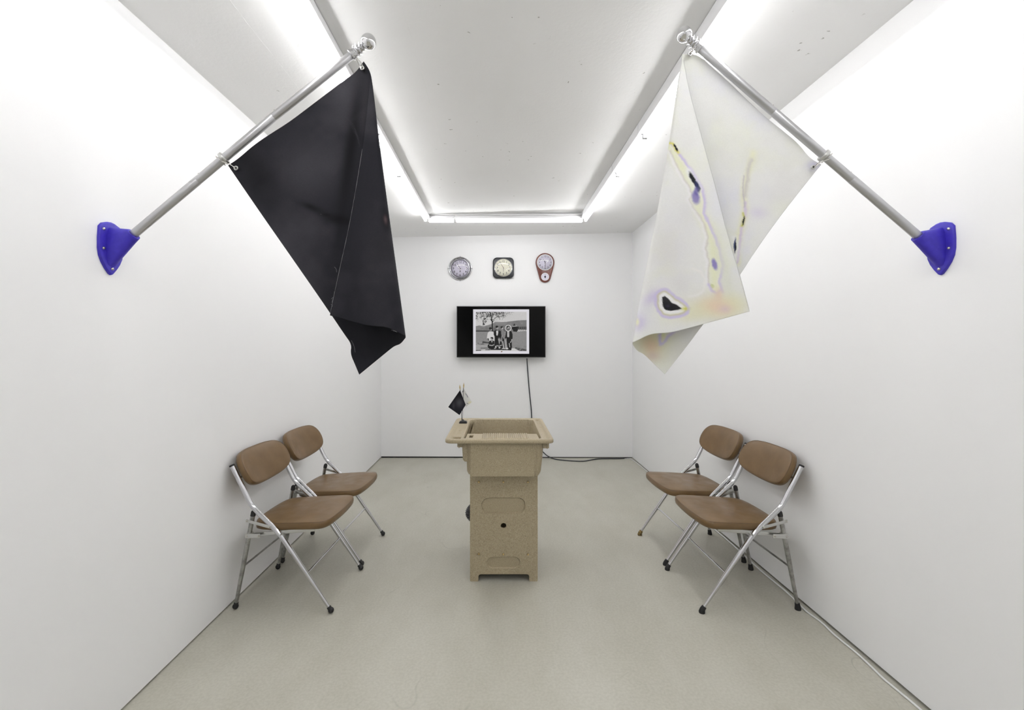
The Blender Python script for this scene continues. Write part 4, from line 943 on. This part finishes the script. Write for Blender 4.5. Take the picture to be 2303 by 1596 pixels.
def make_chair(label, round_caps):
    t = thing('folding_chair', label, 'chair', (0, 0, 0), 0, 'brown vinyl folding chairs along the walls')
    w2 = .2125
    for sgn in (-1, 1):
        # bent front tube: backrest post, slope, front leg
        y = w2*sgn; yt = y*1.0
        P = [(-.006, yt, .718), (.094, yt, .520), (.236, y, .386), (.492, y, .018)]
        pts = fillet([Vector(p) for p in P], .035, 7)
        lo = pts[-1]; kn = pts[-2]
        leg = [kn.lerp(lo, f) for f in (.0, .25, .30, .62, .66, 1)]
        path = pts[:-1]+leg[1:]; rad = [.0118]*(len(pts)-1)+[.0118, .0110, .0110, .0092, .0078]
        m = MB(); m.tube(path, rad, 18); fo = m.build('front_leg', mChrome, t)
        m = MB(); d = (pts[0]-pts[1]).normalized(); m.tube([pts[0]-d*.001, pts[0]+d*.006, pts[0]+d*.008], [.0125, .0125, .010], 16); m.build('post_cap', mRub, fo)
        yr = (w2-.012)*sgn
        a, b = Vector((.094, yr, .478)), Vector((.004, yr*1.0, .018))
        m = MB(); m.tube([a, a.lerp(b, .5), a.lerp(b, .75), b], [.0108, .0112, .0095, .0082], 16); ro = m.build('rear_leg', mChromeW, t)
        m = MB(); d = (a-b).normalized(); m.tube([a-d*.010, a+d*.010, a+d*.018], [.0122, .0118, .007], 14); m.build('leg_top_cap', mRub, ro)
        # feet caps
        for c0, dr, par in ((Vector(leg[-1]), (leg[-1]-leg[0]).normalized(), fo), (b, (b-a).normalized(), ro)):
            m = MB(); top = c0-dr*.016; end = c0+dr*.006
            if round_caps:
                m.tube([top, top+dr*.002, c0-dr*.004, c0], [.0098, .0108, .0108, .010], 16)
                bm = bmesh.new(); bmesh.ops.create_uvsphere(bm, u_segments=16, v_segments=10, radius=.0142); m.bm(bm, T(end.x, end.y, .0142))
            else:
                m.tube([top, top+dr*.003, c0, Vector((end.x, end.y, .006)), Vector((end.x, end.y, 0))], [.0108, .0114, .0128, .0148, .0140], 16)
            m.build('foot_cap', mRub, par)
        # flat links and side rail under the seat
        yi = (w2-.001)*sgn-.0*sgn
        def bar(p, q, hgt, yc, th, name, material, rivets=()):
            p = Vector(p); q = Vector(q); u = (q-p).normalized(); n_ = Vector((0, 1, 0)); v = n_.cross(u)
            M = Matrix((u, n_, v)).transposed().to_4x4(); M.translation = Vector((p.x, yc, p.z)); m = MB()
            m.box((-.006, -th/2, -hgt/2), ((q-p).length+.006, th/2, hgt/2), M, .0012)
            bo_ = m.build(name, material, t)
            for rp in rivets:
                m = MB(); c_ = p+(q-p)*rp; m.lathe([(.0048, 0), (.0042, .002), (.002, .0032), (.0001, .0034)], frame((c_.x, yc+sgn*th/2, c_.z), (0, sgn, 0)), 14); m.build('rivet', mSteel, bo_)
        bar((.078, 0, .452), (.192, 0, .424), .015, (w2+.0135)*sgn, .0025, 'link', mZinc, (0, 1))
        bar((.074, 0, .372), (.402, 0, .404), .018, (w2-.0145)*sgn, .004, 'seat_rail', mZinc, (.5,))
        bar((.066, 0, .372), (.132, 0, .375), .021, (w2+.0015)*sgn, .0035, 'hinge', mZinc, (.06, .95))
        m = MB(); c_ = Vector((.078, yr, .373)); d = (b-a).normalized(); m.tube([c_-d*.013, c_+d*.013], .0135, 16); m.build('hinge_band', mZinc, t)
        m = MB(); m.tube([(.248, (w2-.03)*sgn, .385), (.248, (w2+.014)*sgn, .385)], .0042, 12); m.build('pivot', mZinc, t)
        m = MB(); m.tube([(.236, (w2-.05)*sgn, .386), (.236, (w2-.005)*sgn, .386)], .008, 12); m.build('pivot_sleeve', mChromeW, t)
    m = MB(); z = .190; f = (.386-z)/(.386-.018); x = .236+(.492-.236)*f; m.tube([(x, -w2, z), (x, w2, z)], .0052, 10); m.build('front_stretcher', mChrome, t)
    z = .215; f = z/.478; x = .004+.09*f; m = MB(); m.tube([(x, -w2+.012, z), (x, w2-.012, z)], .0050, 10); m.build('rear_stretcher', mChromeW, t)
    # seat: deeper than wide at the front, narrowing to the rear
    out = []
    base_ = [(.476, -.140), (.486, 0), (.476, .140), (.462, .186), (.436, .205), (.40, .208), (.20, .202), (.11, .188), (.082, .160), (.070, .10), (.066, 0), (.070, -.10), (.082, -.160), (.11, -.188), (.20, -.202), (.40, -.208), (.436, -.205), (.462, -.186)]
    P = [Vector(p+(0,)) for p in base_]
    for _ in range(2):
        q = []
        for i in range(len(P)): a, b = P[i], P[(i+1) % len(P)]; q += [a.lerp(b, .25), a.lerp(b, .75)]
        P = q
    M = Matrix.Identity(4); 
    bend = lambda x_, y_: .392+(x_-.10)*.045-.010*math.exp(-((x_-.25)/.10)**2)*(1-(y_/.21)**2)
    lo_, sl = chair_pad([(p.x, p.y) for p in P], .038, .012, M, bend=bend)
    m = MB(); m.loft(lo_); so_ = m.build('seat', mLeath, t, ang=70)
    m = MB(); m.tube(sl, .0013, 6, closed=True); m.build('piping', mSeam, so_)
    # backrest pad between the posts, leaning with them, curved about the sitter
    base_ = [(-.212, -.030), (-.206, .036), (-.168, .082), (-.09, .096), (0, .098), (.09, .096), (.168, .082), (.206, .036), (.212, -.030), (.192, -.078), (.125, -.100), (0, -.104), (-.125, -.100), (-.192, -.078)]
    P = [Vector(p+(0,)) for p in base_]
    for _ in range(2):
        q = []
        for i in range(len(P)): a, b = P[i], P[(i+1) % len(P)]; q += [a.lerp(b, .25), a.lerp(b, .75)]
        P = q
    u = Vector((-.100, 0, .198)).normalized(); n_ = Vector((u.z, 0, -u.x)); yv = Vector((0, 1, 0))
    c0 = Vector((.022, 0, .688)); M = Matrix((yv, u, n_)).transposed().to_4x4(); M.translation = c0-n_*.010
    bend = lambda x_, y_: -.018+.030*(x_/.2)**2
    lo_, sl = chair_pad([(p.x, p.y) for p in P], .036, .010, M, bend=bend)
    m = MB(); m.loft(lo_); bo = m.build('backrest', mLeath, t, ang=70)
    m = MB(); m.tube(sl, .0013, 6, closed=True); m.build('piping', mSeam, bo)
    for sgn in (-1, 1):
        m = MB(); p = Vector((.025, w2*sgn, .657)); m.tube([p, p+Vector((0, -.03*sgn, 0))], .006, 10); m.build('backrest_pin', mZinc, t)
    return t
def dup(r, label):
    c_ = r.copy(); C.objects.link(c_); c_['label'] = label
    for ch in list(r.children):
        k_ = ch.copy(); C.objects.link(k_); k_.parent = c_
        for g_ in list(ch.children):
            q_ = g_.copy(); C.objects.link(q_); q_.parent = k_
    return c_
def place(o, x, y, rz): o.location = (x, y, 0); o.rotation_euler = (0, 0, rz)
ch1 = make_chair('brown vinyl folding chair by the left wall, nearer the camera', True)
ch2 = dup(ch1, 'brown vinyl folding chair by the left wall, partly behind the nearer one')
place(ch1, -1.312, 2.474, -.045); place(ch2, -1.304, 2.952, -.045)
ch3 = make_chair('brown vinyl folding chair by the right wall, nearer the camera', False)
ch4 = dup(ch3, 'brown vinyl folding chair by the right wall with one yellowed foot cap')
place(ch3, 1.494, 2.468, PI+.03); place(ch4, 1.486, 2.960, PI+.05)
# the yellowed cap: far front foot of the farther right chair
best = None
bpy.context.view_layer.update()
for p_ in ch4.children:
    if p_.name.startswith('front_leg'):
        for q_ in p_.children:
            if q_.name.startswith('foot_cap'):
                cc = sum((q_.matrix_world@Vector(v.co) for v in q_.data.vertices), Vector())/len(q_.data.vertices)
                if best is None or cc.y > best[0]: best = (cc.y, q_)
q_ = best[1]; q_.data = q_.data.copy(); q_.data.materials[0] = mRubOld; q_['label'] = 'yellowed, worn foot cap'

# ---------------------------------------------------------------- cables
d_ = YB-.008
pts = [W(1185, 806, 5.21), W(1185.5, 815, d_-.01), W(1188, 850, d_), W(1191, 885, d_), W(1194.5, 915, d_), W(1196, 940, d_), W(1197, 975, d_), W(1206, 1000, d_), W(1222, 1017, d_-.01), W(1232, 1026, d_-.03)]
pts += [FL(1248, 1032.5, .005), FL(1275, 1035.5, .005), FL(1310, 1037.3, .005), FL(1325, 1035, .005), FL(1340, 1031.6, .006), FL(1362, 1030.8, .006), FL(1378, 1030.8, .006), FL(1400, 1030.8, .006), Vector((XR-.04, YB-.012, .006))]
m = MB(); m.tube(smoothpath(pts, 3), .0058, 8); tag(m.build('power_cable', mCable), 'black cable hanging from the television and trailing on the floor', 'cable')
pts = [FL(1405, 1031.2, .005), Vector((XR-.025, YB-.03, .005)), Vector((XR-.014, 4.7, .006)), Vector((XR-.012, 4.0, .006)), Vector((XR-.016, 3.4, .006)), Vector((XR-.012, 3.0, .006))]
for a, b in ((1690.8, 1266.8), (1718, 1291), (1746, 1313.5), (1771, 1334.5), (1791, 1354), (1807, 1370.5), (1821.7, 1382.5), (1849, 1401), (1876, 1429), (1919.5, 1463.5), (1948, 1489), (1985, 1526), (2004.5, 1542), (2069, 1595)):
    p = FL(a+1, b-1, .0045); p.x = min(p.x, XR-.006); pts.append(p)
pts += [Vector((XR-.03, 1.3, .005)), Vector((XR-.02, .6, .005)), Vector((XR-.03, -.5, .005))]
m = MB(); m.tube(smoothpath(pts, 3), .0042, 8); tag(m.build('floor_cable', mCableW), 'white cable running along the foot of the right wall', 'cable')
